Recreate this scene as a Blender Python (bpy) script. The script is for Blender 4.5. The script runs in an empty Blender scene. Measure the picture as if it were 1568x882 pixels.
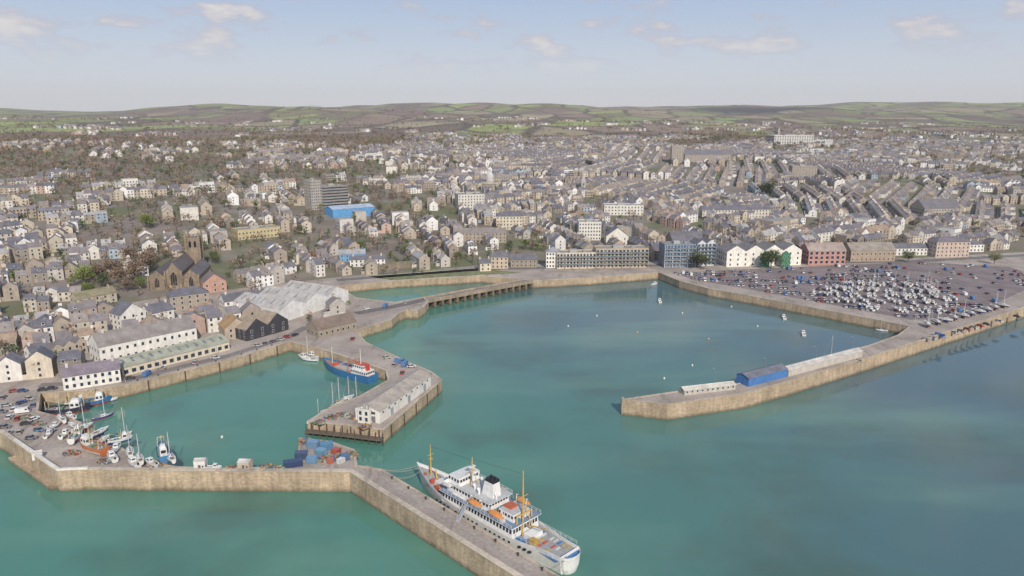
import bpy, math, random
import numpy as np
from mathutils import Vector
from mathutils.geometry import tessellate_polygon
random.seed(7); np.random.seed(7)
R=random.random; U=random.uniform
sc=bpy.context.scene
sc.view_settings.view_transform='Standard'; sc.view_settings.look='None'; sc.view_settings.exposure=0
# ------------------------------------------------------------------ survey
CH=120.0; PITCH=math.radians(13.2); FPX=1120.0
cp,sp=math.cos(PITCH),math.sin(PITCH)
def ray(px,py):
    u=(px-784)/FPX; v=(441-py)/FPX
    return (u,cp+v*sp,-sp+v*cp)
def G(px,py,z=5.5):
    d=ray(px,py); t=(z-CH)/d[2]
    return (d[0]*t,d[1]*t)
YX=[-20000,-3000,-900,-500,-300,-227,-126,-22,112,327,700,1500,20000]
YY=[0,150,250,310,372,455,515,557,572,588,680,1300,4000]
DD=[0,60,150,300,500,800,1200,1600,2200,3000,4000,5200,6500,9000,20000]
HH=[5.0,8.5,15,25,35,48,60,69,80,102,135,175,212,150,100]
def hgt(x,y):
    x=np.asarray(x,float); y=np.asarray(y,float)
    d=y-np.interp(x,YX,YY)
    h=np.interp(d,DD,HH)
    u=np.clip(x/np.maximum(y,1),-.9,.9)
    far=np.maximum(h-80,0)
    h=np.where(h>80,80+far*(1.02+.42*u),h)
    w=np.clip(d/400,0,1)
    h=h+w*(3*np.sin(x/170+1)*np.cos(y/210)+2.5*np.sin(x/90+y/130))
    w2=np.clip((d-1300)/2200,0,1)
    h=h+w2*(15*np.sin(x/510+.8)*np.cos(y/480+.4)+11*np.sin(x/330+y/400)+6*np.sin(x/150-y/260+2))
    w3=np.clip((d-3500)/1500,0,1)
    h=h+w3*(14*np.sin(x/820+2.4)+8*np.sin(x/370+1+y/900))
    h=h+40*np.exp(-((x-2050)/620)**2-((y-5900)/800)**2)+20*np.exp(-((x+2550)/500)**2-((y-6300)/800)**2)
    return h
def hz(x,y): return float(max(5.5,hgt(x,y)))
def T(px,py):
    d=ray(px,py); t=120.0
    while t<9000:
        x,y,z=d[0]*t,d[1]*t,CH+d[2]*t
        if z<=hz(x,y): return (x,y,hz(x,y))
        t*=1.002
    return (x,y,hz(x,y))
# ------------------------------------------------------------------ materials
def newmat(name):
    m=bpy.data.materials.new(name); m.use_nodes=True
    nt=m.node_tree; b=nt.nodes['Principled BSDF']
    return m,nt,b
def N(nt,t,**k):
    n=nt.nodes.new(t)
    for a,v in k.items(): setattr(n,a,v)
    return n
def L(nt,a,b): nt.links.new(a,b)
def mix(nt,mode,fac,a,b):
    n=nt.nodes.new('ShaderNodeMix'); n.data_type='RGBA'; n.blend_type=mode
    for s,v in ((0,fac),(6,a),(7,b)):
        if hasattr(v,'links'): L(nt,v,n.inputs[s])
        else: n.inputs[s].default_value=v if s==0 else (v if len(v)==4 else (*v,1))
    return n.outputs[2]
def noise(nt,vec,scale,detail=4,rough=.55):
    n=N(nt,'ShaderNodeTexNoise'); n.inputs['Scale'].default_value=scale; n.inputs['Detail'].default_value=detail; n.inputs['Roughness'].default_value=rough
    if vec is not None: L(nt,vec,n.inputs['Vector'])
    return n.outputs['Fac']
def mrange(nt,v,a,b,c,d):
    n=N(nt,'ShaderNodeMapRange'); L(nt,v,n.inputs[0])
    for i,q in enumerate((a,b,c,d)): n.inputs[i+1].default_value=q
    return n.outputs[0]
def posn(nt): return N(nt,'ShaderNodeNewGeometry').outputs['Position']
def mapping(nt,v,s,r=(0,0,0)):
    n=N(nt,'ShaderNodeMapping'); L(nt,v,n.inputs[0]); n.inputs['Scale'].default_value=s; n.inputs['Rotation'].default_value=r
    return n.outputs[0]
def grey(v): return (v,v,v,1)
def valmix(nt,col,fac,lo,hi,a=.3,b=.7):
    f=mrange(nt,fac,a,b,lo,hi)
    c=N(nt,'ShaderNodeCombineColor'); 
    for i in range(3): L(nt,f,c.inputs[i])
    return mix(nt,'MULTIPLY',1.0,col,c.outputs[0])
def colmat(name,rough,kind):
    m,nt,b=newmat(name); p=posn(nt)
    a=N(nt,'ShaderNodeAttribute',attribute_name='Col'); col=a.outputs['Color']
    b.inputs['Roughness'].default_value=rough
    if kind=='wall':
        col=valmix(nt,col,noise(nt,p,.35),.84,1.08)
        col=valmix(nt,col,noise(nt,mapping(nt,p,(1.2,1.2,.18)),1.0),.82,1.05)
    elif kind=='roof':
        col=valmix(nt,col,noise(nt,p,.25),.75,1.2)
        col=valmix(nt,col,noise(nt,p,2.2),.75,1.2)
        lich=mrange(nt,noise(nt,p,.6),.58,.72,0,.3)
        col=mix(nt,'MIX',lich,col,(.2,.18,.125))
    elif kind=='stone':
        uv=N(nt,'ShaderNodeUVMap').outputs[0]
        br=N(nt,'ShaderNodeTexBrick'); L(nt,uv,br.inputs['Vector'])
        br.inputs['Color1'].default_value=grey(1.1); br.inputs['Color2'].default_value=grey(.8); br.inputs['Mortar'].default_value=grey(.66)
        br.inputs['Scale'].default_value=1; br.inputs['Mortar Size'].default_value=.035; br.inputs['Brick Width'].default_value=1.1; br.inputs['Row Height'].default_value=.5
        col=mix(nt,'MULTIPLY',1.0,col,br.outputs['Color'])
        col=valmix(nt,col,noise(nt,p,.12),.75,1.2)
        col=valmix(nt,col,noise(nt,mapping(nt,p,(.9,.9,.12)),1),.74,1.15)
        sx=N(nt,'ShaderNodeSeparateXYZ'); L(nt,p,sx.inputs[0])
        ad=N(nt,'ShaderNodeMath',operation='MULTIPLY_ADD'); L(nt,noise(nt,p,.4),ad.inputs[0]); ad.inputs[1].default_value=-2.2; L(nt,sx.outputs[2],ad.inputs[2])
        f=mrange(nt,ad.outputs[0],-.9,.5,.75,0)
        col=mix(nt,'MIX',f,col,(.085,.075,.04))
        bp=N(nt,'ShaderNodeBump'); bp.inputs['Strength'].default_value=.5; bp.inputs['Distance'].default_value=.15
        L(nt,br.outputs['Fac'],bp.inputs['Height']); bp.invert=True; L(nt,bp.outputs[0],b.inputs['Normal'])
    elif kind=='paving':
        col=valmix(nt,col,noise(nt,p,.06),.75,1.2)
        col=valmix(nt,col,noise(nt,p,.9),.8,1.15)
        st=mrange(nt,noise(nt,mapping(nt,p,(.25,.05,1),(0,0,.7)),1),.56,.68,0,.4)
        col=mix(nt,'MIX',st,col,(.11,.095,.08))
    elif kind=='leaf':
        col=valmix(nt,col,noise(nt,p,.25),.65,1.3)
    elif kind=='gloss':
        col=valmix(nt,col,noise(nt,p,.8),.84,1.05)
        rs=mrange(nt,noise(nt,mapping(nt,p,(1.5,1.5,.3)),1.2,5),.65,.74,0,.4)
        col=mix(nt,'MIX',rs,col,(.25,.16,.09))
    elif kind=='glass':
        col=valmix(nt,col,noise(nt,p,.5),.5,1.6)
    L(nt,col,b.inputs['Base Color'])
    return m
MATS=[colmat('render_wall',.85,'wall'),colmat('slate_roof',.6,'roof'),colmat('granite_masonry',.9,'stone'),
      colmat('window_glass',.12,'glass'),colmat('paving',.9,'paving'),colmat('gloss_paint',.45,'gloss'),colmat('foliage',.9,'leaf')]
WALL,ROOF,STONE,GLASS,PAVE,GLOSS,LEAF=range(7)
# ------------------------------------------------------------------ mesh builder
def finish(name,me,mi,col,loc,rz,link=True):
    nl=len(me.loops); npoly=len(me.polygons)
    for m in MATS: me.materials.append(m)
    me.polygons.foreach_set('material_index',np.asarray(mi,dtype=np.int32))
    tot=np.empty(npoly,np.int32); me.polygons.foreach_get('loop_total',tot)
    ca=me.color_attributes.new('Col','FLOAT_COLOR','CORNER')
    c=np.ones((npoly,4),np.float32); c[:,:3]=np.asarray(col,np.float32)
    ca.data.foreach_set('color',np.repeat(c,tot,axis=0).ravel())
    nrm=np.empty(npoly*3,np.float32); me.polygons.foreach_get('normal',nrm); nrm=nrm.reshape(-1,3)
    vi=np.empty(nl,np.int32); me.loops.foreach_get('vertex_index',vi)
    co=np.empty(len(me.vertices)*3,np.float32); me.vertices.foreach_get('co',co); co=co.reshape(-1,3)[vi]
    n=np.repeat(nrm,tot,axis=0)
    hl=np.hypot(n[:,0],n[:,1])+1e-6
    tx=-n[:,1]/hl; ty=n[:,0]/hl
    flat=np.abs(n[:,2])>.7
    u=np.where(flat,co[:,0],co[:,0]*tx+co[:,1]*ty); v=np.where(flat,co[:,1],co[:,2])
    uv=me.uv_layers.new(name='UVMap'); uv.data.foreach_set('uv',np.stack([u,v],1).astype(np.float32).ravel())
    me.update()
    if not link: return me
    return inst(name,me,loc,rz)
def inst(name,me,loc,rz=0,s=1):
    o=bpy.data.objects.new(name,me); o.location=loc; o.rotation_euler=(0,0,rz); o.scale=(s,s,s)
    sc.collection.objects.link(o); return o
class MB:
    def __init__(s): s.v=[];s.f=[];s.m=[];s.c=[]
    def face(s,pts,m,c):
        i=len(s.v); s.v.extend(pts); s.f.append(tuple(range(i,i+len(pts)))); s.m.append(m); s.c.append(c)
    def frus(s,b,t,z0,z1,m,c,mt=None,ct=None,bottom=False):
        B=[(b[0],b[2],z0),(b[1],b[2],z0),(b[1],b[3],z0),(b[0],b[3],z0)]
        Tt=[(t[0],t[2],z1),(t[1],t[2],z1),(t[1],t[3],z1),(t[0],t[3],z1)]
        for i in range(4):
            j=(i+1)%4; s.face([B[i],B[j],Tt[j],Tt[i]],m,c)
        s.face(Tt,m if mt is None else mt,c if ct is None else ct)
        if bottom: s.face(B[::-1],m,c)
    def box(s,x0,x1,y0,y1,z0,z1,m,c,mt=None,ct=None,bottom=False): s.frus((x0,x1,y0,y1),(x0,x1,y0,y1),z0,z1,m,c,mt,ct,bottom)
    def rbox(s,cx,cy,z0,w,d,h,a,m,c,mt=None,ct=None):
        ca,sa=math.cos(a),math.sin(a)
        P=[(cx+x*ca-y*sa,cy+x*sa+y*ca) for x,y in ((-w/2,-d/2),(w/2,-d/2),(w/2,d/2),(-w/2,d/2))]
        s.prism(P,z0,z0+h,m,c,mt,ct)
    def prism(s,P,z0,z1,m,c,mt=None,ct=None):
        n=len(P)
        for i in range(n):
            j=(i+1)%n; s.face([(P[i][0],P[i][1],z0),(P[j][0],P[j][1],z0),(P[j][0],P[j][1],z1),(P[i][0],P[i][1],z1)],m,c)
        mt=m if mt is None else mt; ct=c if ct is None else ct
        if n<=4: s.face([(x,y,z1) for x,y in P],mt,ct)
        else:
            for tr in tessellate_polygon([[Vector((x,y,0)) for x,y in P]]):
                t=[P[k] for k in tr]
                if (t[1][0]-t[0][0])*(t[2][1]-t[0][1])-(t[1][1]-t[0][1])*(t[2][0]-t[0][0])<0: t=t[::-1]
                s.face([(x,y,z1) for x,y in t],mt,ct)
    def pole(s,p0,p1,r0,r1,m,c,n=6):
        p0=Vector(p0);p1=Vector(p1); d=(p1-p0).normalized()
        a=d.orthogonal().normalized(); b=d.cross(a)
        A=[tuple(p0+(a*math.cos(k*2*math.pi/n)+b*math.sin(k*2*math.pi/n))*r0) for k in range(n)]
        B=[tuple(p1+(a*math.cos(k*2*math.pi/n)+b*math.sin(k*2*math.pi/n))*r1) for k in range(n)]
        for k in range(n):
            j=(k+1)%n; s.face([A[k],A[j],B[j],B[k]],m,c)
        s.face(B,m,c); s.face(A[::-1],m,c)
    def build(s,name,loc=(0,0,0),rz=0,link=True):
        me=bpy.data.meshes.new(name); me.from_pydata(s.v,[],s.f)
        return finish(name,me,s.m,s.c,loc,rz,link)
def build_np(name,V,F,mi,col):
    me=bpy.data.meshes.new(name); me.vertices.add(len(V)); me.vertices.foreach_set('co',V.astype(np.float32).ravel())
    n=len(F); me.loops.add(n*4); me.loops.foreach_set('vertex_index',F.astype(np.int32).ravel())
    me.polygons.add(n); me.polygons.foreach_set('loop_start',np.arange(0,n*4,4,dtype=np.int32)); 
    me.update(calc_edges=True)
    return finish(name,me,mi,col,(0,0,0),0)
WHITE=(.78,.75,.69); CREAM=(.66,.58,.44); GRAN=(.33,.275,.205); SLATE=(.15,.145,.165); DK=(.02,.022,.028); WIN=(.035,.045,.06)
TAN=(.50,.385,.265); CONC=(.39,.33,.28); ASPH=(.17,.15,.145)
# ------------------------------------------------------------------ shoreline
outerS=[(0,668),(88,729),(135,727),(330,729),(535,730),(790,893),(1010,1040)]
innerS=[(1090,1040),(855,882),(700,788),(585,719),(547,713),(543,689),(505,676),(458,671),(455,712),(365,718),(272,715),(215,706),(172,676),(122,646),(58,630),
 (62,602),(130,598),(196,589),(255,574),(360,548),(443,523),(472,530),(500,537),(590,567),(594,582),(552,606),(505,624),(471,645),(530,651),(588,658),(677,582),(660,569),(622,553),(560,524),(545,506),
 (600,489),(611,479),(622,475),(640,475),(650,469),(656,462),(648,455),(605,463),(545,456),(516,438),(600,430),(735,422),(800,428),(815,430),(905,425),(1008,417),(1040,430),(1085,442),(1165,456),(1260,474),(1345,490),(1392,500),(1375,513),(1330,529),(1262,547),(1205,564),(1148,585),(1045,598),(951,612)]
outerA=[(952,616),(1022,624),(1140,607),(1205,589),(1320,554),(1568,474),(1800,402),(2200,300)]
wS=[(-20000,-300),(-3000,60),(-900,180),(-420,330)]
SH=wS+[G(*p) for p in outerS+innerS+outerA]+[(20000,2500),(20000,20000),(-20000,20000)]
SHA=np.array(SH)
def inside(x,y):
    x=np.asarray(x,float);y=np.asarray(y,float)
    r=np.zeros(x.shape,bool); n=len(SHA)
    for i in range(n):
        x1,y1=SHA[i];x2,y2=SHA[(i+1)%n]
        if y1==y2: continue
        c=((y1>y)!=(y2>y))&(x<(x2-x1)*(y-y1)/(y2-y1)+x1); r^=c
    return r
def sdist(x,y):
    x=np.asarray(x,float);y=np.asarray(y,float); d=np.full(x.shape,1e9)
    for i in range(len(SHA)-3):
        x1,y1=SHA[i];x2,y2=SHA[i+1]; dx,dy=x2-x1,y2-y1; l=dx*dx+dy*dy
        t=np.clip(((x-x1)*dx+(y-y1)*dy)/l,0,1); d=np.minimum(d,np.hypot(x-x1-t*dx,y-y1-t*dy))
    return np.where(inside(x,y),d,-d)
def pip(x,y,P):
    r=False;n=len(P)
    for i in range(n):
        x1,y1=P[i];x2,y2=P[(i+1)%n]
        if (y1>y)!=(y2>y) and x<(x2-x1)*(y-y1)/(y2-y1)+x1: r=not r
    return r
NA,NR=560,470
ang=np.radians(np.linspace(-62,62,NA)); rr=np.concatenate([[60],np.geomspace(150,14000,NR-1)])
A2,R2=np.meshgrid(ang,rr); X=R2*np.sin(A2); Y=R2*np.cos(A2)
S=sdist(X,Y); Z=hgt(X,Y)
Z=np.where(S>9,np.maximum(Z,5.0),-9.0)
idx=np.arange(NA*NR).reshape(NR,NA)
F=np.stack([idx[:-1,:-1],idx[:-1,1:],idx[1:,1:],idx[1:,:-1]],-1).reshape(-1,4)[:,::-1]
V=np.stack([X,Y,Z],-1).reshape(-1,3)
me=bpy.data.meshes.new('ground'); me.vertices.add(len(V)); me.vertices.foreach_set('co',V.astype(np.float32).ravel())
me.loops.add(len(F)*4); me.loops.foreach_set('vertex_index',F.astype(np.int32).ravel())
me.polygons.add(len(F)); me.polygons.foreach_set('loop_start',np.arange(0,len(F)*4,4,dtype=np.int32)); me.update(calc_edges=True)
me.polygons.foreach_set('use_smooth',np.ones(len(F),bool))
Dn=(Y-np.interp(X,YX,YY)).ravel()
at_=me.attributes.new('zone','FLOAT','POINT'); at_.data.foreach_set('value',np.clip((Dn-800)/600,0,1).astype(np.float32))
m,nt,b=newmat('fields_and_town_ground'); p=posn(nt); b.inputs['Roughness'].default_value=.95
zn=N(nt,'ShaderNodeAttribute',attribute_name='zone').outputs['Fac']
wp=N(nt,'ShaderNodeTexNoise'); L(nt,p,wp.inputs['Vector']); wp.inputs['Scale'].default_value=.004
wv=N(nt,'ShaderNodeVectorMath',operation='MULTIPLY_ADD'); L(nt,wp.outputs['Color'],wv.inputs[0]); wv.inputs[1].default_value=(120,120,0); L(nt,p,wv.inputs[2])
mp=mapping(nt,wv.outputs[0],(1/260,1/480,0),(0,0,.3))
vo=N(nt,'ShaderNodeTexVoronoi'); L(nt,mp,vo.inputs['Vector']); vo.inputs['Scale'].default_value=1
ve=N(nt,'ShaderNodeTexVoronoi',feature='DISTANCE_TO_EDGE'); L(nt,mp,ve.inputs['Vector']); ve.inputs['Scale'].default_value=1
s3=N(nt,'ShaderNodeSeparateColor'); L(nt,vo.outputs['Color'],s3.inputs[0])
cr=N(nt,'ShaderNodeValToRGB'); cr.color_ramp.interpolation='CONSTANT'; L(nt,s3.outputs[0],cr.inputs[0])
els=[(0,(.24,.27,.11)),(.18,(.31,.26,.16)),(.36,(.17,.13,.10)),(.44,(.30,.34,.12)),(.6,(.27,.20,.15)),(.76,(.25,.29,.12)),(.9,(.36,.31,.2))]
cr.color_ramp.elements[0].color=(*els[0][1],1); cr.color_ramp.elements[1].position=els[1][0]; cr.color_ramp.elements[1].color=(*els[1][1],1)
for q,c in els[2:]:
    e=cr.color_ramp.elements.new(q); e.color=(*c,1)
fc=valmix(nt,cr.outputs[0],noise(nt,p,.02),.85,1.15)
fc=mix(nt,'MIX',mrange(nt,ve.outputs[0],.03,.07,.85,0),fc,(.09,.07,.06))
fc=mix(nt,'MIX',mrange(nt,noise(nt,p,.0016,5),.52,.58,0,.8),fc,(.19,.14,.11))
vd=N(nt,'ShaderNodeVectorMath',operation='DISTANCE'); L(nt,p,vd.inputs[0]); vd.inputs[1].default_value=(2050,5900,220)
fc=mix(nt,'MIX',mrange(nt,vd.outputs['Value'],520,760,.85,0),fc,(.055,.05,.055))
tc=mix(nt,'MIX',mrange(nt,noise(nt,p,.012),.42,.6,0,1),(.20,.165,.135),(.14,.15,.075))
tc=mix(nt,'MIX',mrange(nt,noise(nt,p,.03),.5,.62,0,.7),tc,(.26,.22,.195))
fin=mix(nt,'MIX',zn,tc,fc); L(nt,fin,b.inputs['Base Color'])
me.materials.append(m); inst('ground',me,(0,0,0))
# ------------------------------------------------------------------ water
m,nt,b=newmat('sea_water'); p=posn(nt)
sx=N(nt,'ShaderNodeSeparateXYZ'); L(nt,p,sx.inputs[0])
big=noise(nt,p,.006,3); 
ax=N(nt,'ShaderNodeMath',operation='MULTIPLY_ADD'); L(nt,big,ax.inputs[0]); ax.inputs[1].default_value=260; L(nt,sx.outputs[0],ax.inputs[2])
fb=mrange(nt,ax.outputs[0],120,290,0,1)
fy=mrange(nt,sx.outputs[1],225,400,0,.85)
fl_=mrange(nt,sx.outputs[0],-60,10,0,1)
fyy=N(nt,'ShaderNodeMath',operation='MULTIPLY'); L(nt,fy,fyy.inputs[0]); L(nt,fl_,fyy.inputs[1])
mx=N(nt,'ShaderNodeMath',operation='MAXIMUM'); L(nt,fb,mx.inputs[0]); L(nt,fyy.outputs[0],mx.inputs[1])
wc=mix(nt,'MIX',mx.outputs[0],(.085,.23,.175),(.082,.145,.165))
wc=mix(nt,'MIX',mrange(nt,noise(nt,p,.018,4),.48,.66,0,.65),wc,(.075,.125,.10))
wc=mix(nt,'MIX',mrange(nt,noise(nt,mapping(nt,p,(.3,1,1)),.02,3),.5,.66,0,.4),wc,(.16,.30,.23))
L(nt,wc,b.inputs['Base Color']); b.inputs['Roughness'].default_value=.06; b.inputs['IOR'].default_value=1.33
n1=noise(nt,mapping(nt,p,(.5,1,1),(0,0,.3)),.9,4); n2=noise(nt,p,.12,2)
ad=N(nt,'ShaderNodeMath',operation='MULTIPLY_ADD'); L(nt,n2,ad.inputs[0]); ad.inputs[1].default_value=1.2; L(nt,n1,ad.inputs[2])
wd=mrange(nt,noise(nt,mapping(nt,p,(.4,1,1),(0,0,-.4)),.012,3),.4,.6,.08,.3)
bp=N(nt,'ShaderNodeBump'); L(nt,wd,bp.inputs['Strength']); bp.inputs['Distance'].default_value=.12; L(nt,ad.outputs[0],bp.inputs['Height']); L(nt,bp.outputs[0],b.inputs['Normal'])
me=bpy.data.meshes.new('sea_water'); me.from_pydata([(-15000,-400,0),(15000,-400,0),(15000,15000,0),(-15000,15000,0)],[],[(0,1,2,3)]); me.materials.append(m); inst('sea_water',me,(0,0,0))
# ------------------------------------------------------------------ quays
def offs(P,w):
    out=[];n=len(P)
    for i in range(n):
        a=P[max(i-1,0)];b_=P[i];c=P[min(i+1,n-1)]
        d1=Vector((b_[0]-a[0],b_[1]-a[1])); d2=Vector((c[0]-b_[0],c[1]-b_[1]))
        if d1.length<1e-6:d1=d2
        if d2.length<1e-6:d2=d1
        n1=Vector((-d1.y,d1.x)).normalized(); n2=Vector((-d2.y,d2.x)).normalized()
        q=(n1+n2); 
        if q.length<.2: q=n1
        q.normalize(); k=w/max(.45,q.dot(n1)); out.append((b_[0]+q.x*k,b_[1]+q.y*k))
    return out
def ribbon(mb,P,o0,o1,z0,z1,m,c,mt=None,ct=None):
    A_=offs(P,o0);B_=offs(P,o1)
    for i in range(len(P)-1):
        a,b_,c_,d=A_[i],A_[i+1],B_[i+1],B_[i]
        mb.face([(*a,z0),(*b_,z0),(*b_,z1),(*a,z1)],m,c)
        mb.face([(*c_,z0),(*d,z0),(*d,z1),(*c_,z1)],m,c)
        mb.face([(*a,z1),(*b_,z1),(*c_,z1),(*d,z1)],m if mt is None else mt,c if ct is None else ct)
    for A0,B0 in ((A_[0],B_[0]),(B_[-1],A_[-1])):
        mb.face([(*B0,z0),(*A0,z0),(*A0,z1),(*B0,z1)],m,c)
mb=MB()
shore=[(-900,180),(-420,330)]+[G(*q) for q in outerS+innerS+outerA]
closure=[(1500,1325),(700,700),(327,605),(112,590),(-22,575),(-126,533),(-227,473),(-300,392),(-500,328),(-880,262)]
mb.prism(shore+closure,-6,5.5,STONE,TAN,PAVE,CONC)
mb.build('harbour_quay')
oS=[(-420,330)]+[G(*q) for q in outerS]
mb=MB()
ribbon(mb,oS,0.02,1.5,5.5,7.3,STONE,TAN,PAVE,(.5,.44,.34)); ribbon(mb,oS,-.15,1.6,7.3,7.5,PAVE,(.52,.44,.34))
mb.build('pier_parapet_wall')
mb=MB()
ribbon(mb,[G(22,682),G(88,729),G(135,727)],.0,.9,7.5,8.0,WALL,(.76,.73,.67)); mb.build('white_parapet_wall')
mb=MB(); ribbon(mb,[G(15,700,1.5),G(80,745,1.5)],-.5,3.5,-3,1.6,STONE,TAN); mb.build('stone_ledge')
oA=[G(*q) for q in [(951,612)]+outerA]
mb=MB(); ribbon(mb,oA,.02,1.2,5.5,6.7,STONE,TAN,PAVE,(.5,.41,.3)); mb.build('pier_parapet_wall')
mb=MB(); inn=[G(*q) for q in innerS]
ribbon(mb,inn,-.12,.8,5.3,5.72,PAVE,(.48,.4,.31)); mb.build('quay_edge_coping')
mb=MB()
def fend(P,step,col=(.09,.07,.055)):
    for i in range(len(P)-1):
        a,b_=P[i],P[i+1]; l=math.hypot(b_[0]-a[0],b_[1]-a[1]); n=max(1,int(l/step))
        dx,dy=(b_[0]-a[0])/l,(b_[1]-a[1])/l; an=math.atan2(dy,dx)
        for k in range(n):
            t=(k+.5)*l/n; x,y=a[0]+dx*t+dy*.25,a[1]+dy*t-dx*.25
            mb.rbox(x,y,-2,.4,.35,7.2,an,WALL,col)
fend([G(*q) for q in [(471,645),(530,651),(588,658)]],3.2)
fend([G(*q) for q in [(588,658),(677,582)]],10)
fend([G(*q) for q in [(196,589),(255,574),(360,548),(443,523)]],11)
fend([G(*q) for q in [(855,882),(700,788),(585,719)]],7)
fend([G(*q) for q in [(458,671),(455,712)]],3)
mb.build('timber_fenders')
mb=MB(); P=[G(*q) for q in [(471,645),(530,651),(588,658)]]
ribbon(mb,P,-3,-.3,2.0,2.5,WALL,(.15,.12,.09))
for i in range(12):
    t=i/11; a=P[0];c=P[2]; x=a[0]+(c[0]-a[0])*t; y=a[1]+(c[1]-a[1])*t-2.6; mb.pole((x,y,-2),(x,y,5.4),.22,.2,WALL,(.1,.08,.065))
mb.build('timber_landing_stage')
def sheet(name,P,z,c,mat=PAVE):
    mb=MB(); mb.prism(P,5.49,z,mat,c); return mb.build(name)
CP=[G(*q) for q in [(1030,418),(1110,414),(1400,401),(1548,409),(1600,430),(1530,462),(1470,483),(1395,490),(1260,464),(1130,440),(1060,428)]]
sheet('car_park_asphalt',CP,5.52,(.225,.18,.175))
road=[G(*q) for q in [(545,480),(600,470),(650,459)]]
mb=MB(); ribbon(mb,road,-3.4,3.4,5.49,5.53,PAVE,ASPH); ribbon(mb,road,-.06,.06,5.531,5.536,PAVE,(.6,.6,.58)); mb.build('harbour_road')
mb=MB(); pr=[G(*q) for q in [(822,890),(690,806),(575,734)]]
ribbon(mb,pr,-1.8,3.2,5.49,5.53,PAVE,(.35,.30,.26)); mb.build('pier_road')
sf=[(-126,527),(-22,566),(112,580),(327,597),(560,655)]
sf=[(x,y-14) for x,y in sf]
mb=MB(); ribbon(mb,sf,-4,4,5.49,5.56,PAVE,ASPH); ribbon(mb,sf,4.01,6.5,5.49,5.68,PAVE,(.36,.34,.31)); ribbon(mb,sf,-.08,.08,5.561,5.566,PAVE,(.6,.6,.58)); mb.build('seafront_road')
qr=[G(*q) for q in [(60,590),(190,583),(355,543),(440,516),(470,500)]]
mb=MB(); ribbon(mb,qr,-2.6,2.6,5.49,5.53,PAVE,(.22,.19,.175)); mb.build('quay_road')
a=Vector(G(655,461)); b_=Vector(G(816,431)); d=(b_-a); l=d.length; an=math.atan2(d.y,d.x)
mb=MB(); mb.box(0,l,0,8,4.2,5.5,STONE,(.36,.29,.21),PAVE,(.25,.22,.2),True)
mb.box(0,l,0.02,.45,5.5,6.5,STONE,(.36,.29,.21)); mb.box(0,l,7.55,7.98,5.5,6.5,STONE,(.42,.34,.25))
n=15
for i in range(n+1):
    x=l*i/n; mb.box(x-.9,x+.9,.3,7.7,-4,4.2,STONE,(.22,.18,.13))
    mb.box(x-.25,x+.25,-.05,.5,6.5,6.9,STONE,(.38,.32,.24))
mb.build('stone_viaduct',(a.x,a.y,0),an)
# ------------------------------------------------------------------ buildings
EX=[]
def exrect(x0,y0,an,Lx,D):
    n=max(1,int(Lx/8)); k=max(1,int(D/8))
    for i in range(n+1):
        for j in range(k+1):
            lx,ly=Lx*i/n,D*j/k; EX.append((x0+lx*math.cos(an)-ly*math.sin(an),y0+lx*math.sin(an)+ly*math.cos(an)))
def wins(mb,Lx,D,floors,fh,nf,ns,ww,wh,wc,frame,z0=0,sides='fblr',sill=1.0):
    def put(ax,c,off,z):
        for w,h,o,mt,cc in ((ww+.24,wh+.24,.03,WALL,frame),(ww,wh,.06,GLASS,wc)):
            zz=z+(wh-h)/2
            if ax=='f': q=[(c-w/2,-o,zz),(c+w/2,-o,zz),(c+w/2,-o,zz+h),(c-w/2,-o,zz+h)]
            elif ax=='b': q=[(c+w/2,D+o,zz),(c-w/2,D+o,zz),(c-w/2,D+o,zz+h),(c+w/2,D+o,zz+h)]
            elif ax=='l': q=[(-o,c+w/2,zz),(-o,c-w/2,zz),(-o,c-w/2,zz+h),(-o,c+w/2,zz+h)]
            else: q=[(Lx+o,c-w/2,zz),(Lx+o,c+w/2,zz),(Lx+o,c+w/2,zz+h),(Lx+o,c-w/2,zz+h)]
            mb.face(q,mt,cc)
    for f in range(floors):
        z=z0+f*fh+sill
        for s in 'fb':
            if s in sides:
                for i in range(nf): put(s,Lx*(i+.5)/nf,0,z)
        for s in 'lr':
            if s in sides:
                for i in range(ns): put(s,D*(i+.5)/ns,0,z)
def roofg(mb,x0,x1,y0,y1,H,rh,rc,wc,ov=.35,wm=WALL):
    ym=(y0+y1)/2; k=rh/((y1-y0)/2)*ov
    mb.face([(x0-ov,y0-ov,H-k),(x1+ov,y0-ov,H-k),(x1+ov,ym,H+rh),(x0-ov,ym,H+rh)],ROOF,rc)
    mb.face([(x1+ov,y1+ov,H-k),(x0-ov,y1+ov,H-k),(x0-ov,ym,H+rh),(x1+ov,ym,H+rh)],ROOF,rc)
    for x in (x0,x1): mb.face([(x,y0,H-.01),(x,y1,H-.01),(x,ym,H+rh-.05)],wm,wc)
    mb.box(x0-ov,x1+ov,ym-.15,ym+.15,H+rh-.1,H+rh+.08,ROOF,tuple(c*1.3 for c in rc))
def roofgf(mb,x0,x1,y0,y1,H,rh,rc,wc,ov=.3,wm=WALL):
    xm=(x0+x1)/2; k=rh/((x1-x0)/2)*ov
    mb.face([(x0-ov,y1+ov,H-k),(x0-ov,y0-ov,H-k),(xm,y0-ov,H+rh),(xm,y1+ov,H+rh)],ROOF,rc)
    mb.face([(x1+ov,y0-ov,H-k),(x1+ov,y1+ov,H-k),(xm,y1+ov,H+rh),(xm,y0-ov,H+rh)],ROOF,rc)
    for y in (y0,y1): mb.face([(x0,y,H-.01),(x1,y,H-.01),(xm,y,H+rh-.05)],wm,wc)
    mb.box(xm-.15,xm+.15,y0-ov,y1+ov,H+rh-.1,H+rh+.08,ROOF,tuple(c*1.3 for c in rc))
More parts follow.
